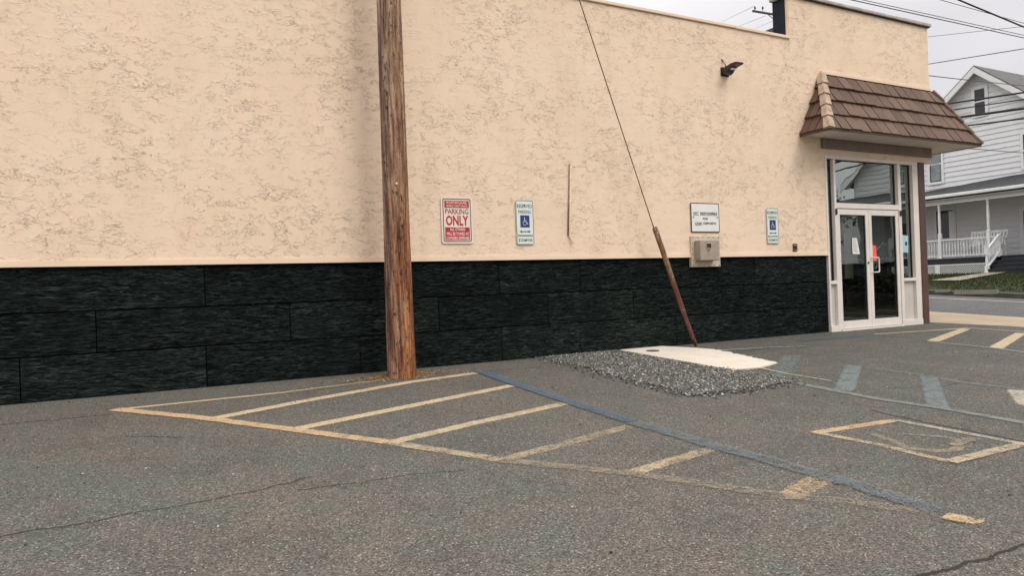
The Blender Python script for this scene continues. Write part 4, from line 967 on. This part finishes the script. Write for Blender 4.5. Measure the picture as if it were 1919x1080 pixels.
# ------------------------------------------------------------------ white house
HY0, HY1, HX = 3.2, 11.6, 30.0; AY, AZ, SL = 7.40, 8.90, 0.815
house = empty('white_house', (HX, AY, HG), 'two storey white clapboard house with gable, dark porch roof and railing', 'house')
def roofz(y): return AZ-SL*abs(y-AY)-0.12
mb = MB(); z = HG-0.2; k = 0.2
def lap(mb, axis, c, z0, z1, lim, depth=0.03, step=0.2):
    z = z0
    while z < z1:
        zt = min(z+step, z1); l0, r0_ = lim(z); l1, r1 = lim(zt)
        if r0_-l0 > .05:
            if r1-l1 < .02: l1 = r1 = (l1+r1)/2
            if axis == 'x': vs = [(c-depth, l0, z), (c-depth, r0_, z), (c, r1, zt), (c, l1, zt), (c, l0, z), (c, r0_, z)]
            else: vs = [(l0, c-depth, z), (r0_, c-depth, z), (r1, c, zt), (l1, c, zt), (l0, c, z), (r0_, c, z)]
            mb.add(vs, [(0, 1, 2, 3), (0, 4, 5, 1)])
        z += step
def limg(z):
    d = (AZ-0.12-z)/SL; return (max(HY0, AY-d), min(HY1, AY+d))
lap(mb, 'x', HX, HG-.3, AZ-.14, limg); lap(mb, 'y', HY0, HG-.3, roofz(HY0), lambda z: (HX, HX+11))
mb.add([(HX+11, HY0, 0), (HX+11, HY1, 0), (HX+11, HY1, roofz(HY1)), (HX+11, AY, AZ-.12), (HX+11, HY0, roofz(HY0)), (HX, HY1, 0), (HX, HY1, roofz(HY1))], [(0, 1, 2, 3, 4), (1, 5, 6, 2)])
mb.build('siding_wall', 'siding', house)
mb = MB(); xf, xb_ = HX-0.42, HX+11.4; ov = 0.45
for sgn, ye in ((-1, HY0-ov), (1, HY1+ov)):
    ze = AZ-SL*abs(ye-AY)
    mb.add([(xf, AY, AZ), (xb_, AY, AZ), (xb_, ye, ze), (xf, ye, ze), (xf, AY, AZ-.05), (xb_, AY, AZ-.05), (xb_, ye, ze-.05), (xf, ye, ze-.05)], [(0, 1, 2, 3), (4, 7, 6, 5), (0, 3, 7, 4), (3, 2, 6, 7), (1, 5, 6, 2)])
rf = mb.build('roof', 'shingle2', house)
mb = MB()
for sgn, ye in ((-1, HY0-ov), (1, HY1+ov)):
    ze = AZ-SL*abs(ye-AY)
    a = (xf+.01, AY, AZ-.055); b = (xf+.01, ye, ze-.055)
    mb.add([(xf-.02, AY, AZ-.055), (xf-.02, ye, ze-.055), (xf-.02, ye, ze-.30), (xf-.02, AY, AZ-.30), (xf+.02, AY, AZ-.055), (xf+.02, ye, ze-.055), (xf+.02, ye, ze-.30), (xf+.02, AY, AZ-.30)],
           [(0, 1, 2, 3), (4, 7, 6, 5), (0, 4, 5, 1), (3, 2, 6, 7), (1, 5, 6, 2)])
mb.build('rake_board', 'whitepaint', rf)
mb = MB()
for ye in (HY0-ov, HY1+ov):
    ze = AZ-SL*abs(ye-AY); mb.quad((xf+.02, AY, AZ-.14), (xf+.02, ye, ze-.14), (HX, ye, ze-.14), (HX, AY, AZ-.14))
mb.build('rake_soffit', 'soffitwhite', rf)
def window(x, y0, y1, z0, z1, pane='darkpane', split=True, curtain=False, parent=None, tr=0.10):
    mb = MB(); t = tr; d = 0.05
    mb.box((x-d, y0-t, z0-t), (x-.031, y0, z1+t)); mb.box((x-d, y1, z0-t), (x-.031, y1+t, z1+t)); mb.box((x-d, y0, z1), (x-.031, y1, z1+t)); mb.box((x-d-.03, y0, z0-t), (x-.031, y1, z0))
    if split: zm = (z0+z1)/2; mb.box((x-d+.008, y0, zm-.025), (x-.031, y1, zm+.025))
    f = mb.build('window', 'whitepaint', parent or house)
    mb = MB(); mb.quad((x-.034, y0, z0), (x-.034, y1, z0), (x-.034, y1, z1), (x-.034, y0, z1)); mb.build('pane', pane, f)
    if curtain:
        mb = MB(); n_ = 10
        for i in range(n_): ya = y0+.04+(y1-y0-.08)*i/n_; yb2 = y0+.04+(y1-y0-.08)*(i+.72)/n_; mb.box((x-.038-.004*(i % 2), ya, z0+.05), (x-.035, yb2, z1-.02))
        mb.build('curtain', 'curtain', f)
window(HX, 7.24, 7.62, 7.08, 8.03, tr=0.12)
window(HX, 9.02, 9.50, 4.70, 6.15, curtain=True)
window(HX, 5.05, 5.95, 4.80, 5.98, curtain=True)
window(HX, 8.62, 9.30, 2.38, 3.50, split=False)
mb = MB(); mb.box((HX-.06, 8.58, 2.3), (HX-.051, 8.78, 3.45)); mb.build('window_curtain', 'whitepaint', house)
# front door at the right
mb = MB(); mb.box((HX-.06, 6.03, 1.53), (HX-.031, 6.16, 3.30)); mb.box((HX-.06, 5.0, 3.18), (HX-.031, 6.03, 3.30)); dr = mb.build('front_door', 'whitepaint', house)
mb = MB(); mb.box((HX-.045, 5.05, 1.53), (HX-.033, 6.02, 3.17)); mb.build('door_leaf', 'darkpane', dr)
# porch
PXF, PZ = 28.0, 1.53
mb = MB(); mb.box((PXF-.05, 2.6, PZ-.06), (HX-.02, 12.0, PZ)); mb.box((PXF-.02, 6.0, PZ-.23), (PXF+.04, 12.0, PZ-.061)); porch = mb.build('porch_floor', 'darkblue', house)
mb = MB(); 
za, zb = 1.27, 0.94; y = 6.30; pnl = [(6.30, 8.02), (8.22, 10.0), (10.2, 12.0)]
for ya, yb2 in pnl:
    H_ = za-zb; s = ya-H_
    while s < yb2:
        for sgn in (1, -1):
            y0_, z0_ = (s, zb); y1_, z1_ = (s+H_, za)
            if y0_ < ya: z0_ += (ya-y0_); y0_ = ya
            if y1_ > yb2: z1_ -= (y1_-yb2); y1_ = yb2
            if y1_-y0_ > .01:
                if sgn < 0: a = (PXF-.006, y0_, za+zb-z0_); b = (PXF-.006, y1_, za+zb-z1_)
                else: a = (PXF, y0_, z0_); b = (PXF, y1_, z1_)
                mb.bar(a, b, .006, .028, up=(1, 0, 0)) if False else mb.bar(a, b, .019, .005, up=(1, 0, 0))
        s += 0.082
    mb.box((PXF-.02, ya-.01, za-.01), (PXF+.012, yb2+.01, za+.035)); mb.box((PXF-.02, ya-.01, zb-.04), (PXF+.012, yb2+.01, zb+.01))
for y0_, y1_ in ((6.22, 6.29), (8.03, 8.21), (10.01, 10.19)): mb.box((PXF-.022, y0_, zb-.04), (PXF+.014, y1_, za+.035))
mb.build('lattice_skirt', 'whitepaint', house)
mb = MB(); mb.box((PXF+.08, 6.0, .5), (PXF+.1, 12, 1.30)); mb.build('under_porch_shade', 'gasket', house)  # black sheet painting the shade behind the lattice
for y in (6.22, 7.99, 9.85, 11.7):
    mb = MB(); mb.box((PXF-.055, y-.055, PZ), (PXF+.055, y+.055, PZ+.95))
    mb.box((PXF-.075, y-.075, PZ), (PXF+.075, y+.075, PZ+.05))
    mb.lathe((PXF, y, PZ+.95), [(0, .052), (.03, .038), (.06, .05), (.1, .046), (.5, .05), (.95, .036), (1.0, .05), (1.04, .04), (1.08, .052)], 12)
    mb.box((PXF-.055, y-.055, PZ+2.03), (PXF+.055, y+.055, 3.565)); mb.build('porch_post', 'whitepaint', house)
def railing(p, q, name='railing', n_=None, zb_=0.11, zt=0.72):
    p = Vector(p); q = Vector(q); mb = MB(); up = Vector((0, 0, 1)); L = (q-p).length; n_ = n_ or int(L/0.105)
    mb.bar(p+up*zt, q+up*zt, .06, .045); mb.bar(p+up*zb_, q+up*zb_, .05, .04)
    for i in range(n_):
        c = p.lerp(q, (i+.5)/n_); H = zt-zb_
        mb.tube([c+up*(zb_+a*H) for a in (0.0, .12, .2, .5, .85, .9, 1)], [.018, .018, .011, .020, .012, .018, .018], 6, cap=False)
    return mb.build(name, 'whitepaint', house)
for a, b in ((6.29, 7.92), (8.06, 9.78), (9.92, 11.63)): railing((PXF, a, PZ-.03), (PXF, b, PZ-.03))
railing((PXF, 5.92, PZ-.03), (PXF, 6.15, PZ-.03), 'short_railing', 2)
# stairs: four treads rising along +X, newels and sloping rail
mb = MB(); nst = 4
for i in range(nst):
    x0_ = 26.95+i*0.27; z1_ = HG+(PZ-HG)*(i+1)/nst-.005*(nst-i)
    mb.box((x0_, 3.4, HG-.3), (x0_+.27, 5.70, z1_-.03)); mb.box((x0_-.03, 3.4, z1_-.03), (x0_+.27, 5.72, z1_))
mb.build('porch_steps', 'darkblue', house)
for X, Y, zb_, zt in ((26.98, 5.77, .94, 1.88), (28.0, 5.86, 1.50, 2.30)):
    mb = MB(); mb.box((X-.05, Y-.05, zb_), (X+.05, Y+.05, zb_+.25)); mb.lathe((X, Y, zb_+.25), [(0, .045), (.04, .03), (.1, .042), (.3, .030), (.36, .045), (.38, .045)], 10)
    mb.box((X-.05, Y-.05, zb_+.63), (X+.05, Y+.05, zt-.04)); mb.box((X-.065, Y-.065, zt-.04), (X+.065, Y+.065, zt)); mb.box((X-.07, Y-.07, zb_-.0), (X+.07, Y+.07, zb_+.05)); mb.build('newel_post', 'whitepaint', house)
railing((27.03, 5.775, 1.02), (27.97, 5.855, 1.56), 'stair_railing', 8)
# porch roof, beam, gutter
mb = MB(); ER = 27.75
yL = 12.4
pts = [(ER, 2.4, 3.92), (ER, yL, 3.92), (HX-.02, 2.4, 4.54), (HX-.02, 6.45, 4.54), (HX-.02, 9.8, 4.36), (HX-.02, yL, 4.2), (ER, 6.45, 3.92), (ER, 9.8, 3.92)]
mb.add(pts, [(0, 6, 3, 2), (6, 7, 4, 3), (7, 1, 5, 4)]); mb.add([(p[0], p[1], p[2]-.06) for p in pts], [(0, 2, 3, 6), (6, 3, 4, 7), (7, 4, 5, 1)])
mb.build('porch_roof', 'shingle', house)
mb = MB(); mb.box((ER-.10, 2.4, 3.80), (ER-.002, yL, 3.915)); mb.build('gutter', 'whitepaint', house, bevel=0.02)
mb = MB(); mb.box((ER+.001, 2.4, 3.72), (HX-.02, yL, 3.75)); mb.build('porch_ceiling', 'soffitwhite', house)
mb = MB(); mb.box((PXF-.06, 2.4, 3.565), (PXF+.06, yL, 3.719)); mb.build('porch_beam', 'whitepaint', house)

# chairs on the porch
def chair(y, label):
    ch = empty('porch_chair', (28.75, y, PZ), label, 'chair', 'white chairs on the porch')
    mb = MB(); mb.box((28.5, y-.26, PZ+.40), (29.0, y+.26, PZ+.43)); mb.build('seat', 'whitepaint', ch)
    mb = MB()
    for i in range(6): yy = y-.24+i*.095; mb.bar((29.0, yy, PZ+.43), (29.12, yy+(i-2.5)*.02, PZ+.98), .05, .015)
    mb.bar((29.12, y-.28, PZ+.93), (29.12, y+.28, PZ+.93), .02, .08); mb.build('backrest', 'whitepaint', ch)
    for s in (-1, 1):
        mb = MB(); mb.bar((28.45, y+s*.28, PZ+.64), (29.08, y+s*.28, PZ+.64), .08, .025); mb.build('armrest', 'whitepaint', ch)
        for xx in (28.52, 28.97): mb = MB(); mb.bar((xx, y+s*.27, PZ+.001), (xx, y+s*.27, PZ+.63), .05, .04); mb.build('leg', 'whitepaint', ch)
chair(7.15, 'white slatted porch chair farther left behind the porch railing')
chair(6.45, 'white slatted porch chair nearer the steps behind the porch railing')

# ------------------------------------------------------------------ what the door glass reflects: the next house and trees across the street
def copy_tree(o, parent=None):
    c = o.copy(); COL.objects.link(c)
    if parent is not None: c.parent = parent
    for ch in list(o.children): copy_tree(ch, c)
    return c
h2 = copy_tree(house); h2.location = (HX, AY-16.1, HG-0.02); h2['label'] = 'second white house with porch, seen as a reflection in the door glass'
h2['group'] = house['group'] = 'white houses across the street'
def tree(x, y, H, Rc, label):
    g = lz(x, y); t = empty('tree', (x, y, g), label, 'tree', 'trees mirrored in the glass')
    mb = MB(); mb.tube([(x, y, g-.2), (x+.1, y, g+H*.35), (x+.15, y+.1, g+H*.7)], [.22, .15, .05], 8)
    for i in range(7): a = random.uniform(0, 6.28); z = g+H*random.uniform(.3, .55); mb.tube([(x+.1, y, z), (x+math.cos(a)*Rc*.7, y+math.sin(a)*Rc*.7, z+H*.2)], [.07, .02], 5)
    mb.build('trunk', 'bark', t); mb = MB()
    for _ in range(60):
        a = random.uniform(0, 6.28); u = random.random()**.5; zz = random.uniform(.28, 1.0); rr = Rc*math.sin(math.pi*min(1, (zz-.18)/.9))*u
        c = Vector((x+math.cos(a)*rr, y+math.sin(a)*rr, g+H*zz))
        for _k in range(45):
            p = c+Vector((random.gauss(0, .3), random.gauss(0, .3), random.gauss(0, .25))); q = Vector([random.gauss(0, .09) for _ in range(3)]); r3 = Vector([random.gauss(0, .09) for _ in range(3)])
            mb.add([p, p+q, p+r3], [(0, 1, 2)])
    mb.build('crown', 'darkleaf', t)
tree(31.5, -16.6, 4.6, 2.2, 'dark tree next to the second house, seen only in the door glass')
tree(33.5, -19.5, 5.6, 2.6, 'second dark tree from the mirrored house in the door glass')
tree(31, -22.5, 5.2, 2.6, 'third dark tree from the mirrored house in the door glass')
tree(34, -27, 6.4, 3.0, 'dark tree farthest from the mirrored house in the door glass')
mb = MB()
for _ in range(9000):
    y = random.uniform(-24, -5.5); x = 24.1+random.uniform(-.35, .35); z = GS*y+.1+random.random()*(.93-GS*y-.1); q = Vector([random.gauss(0, .11) for _ in range(3)]); r3 = Vector([random.gauss(0, .11) for _ in range(3)]); p = Vector((x, y, z)); mb.add([p, p+q, p+r3], [(0, 1, 2)])
tag(mb.build('reflection_blocker', 'darkleaf'), 'low dark leafy blocker added out of view to darken the lower door glass', 'reflection_blocker')  # made-up leaf strip, added only to darken what the doors reflect
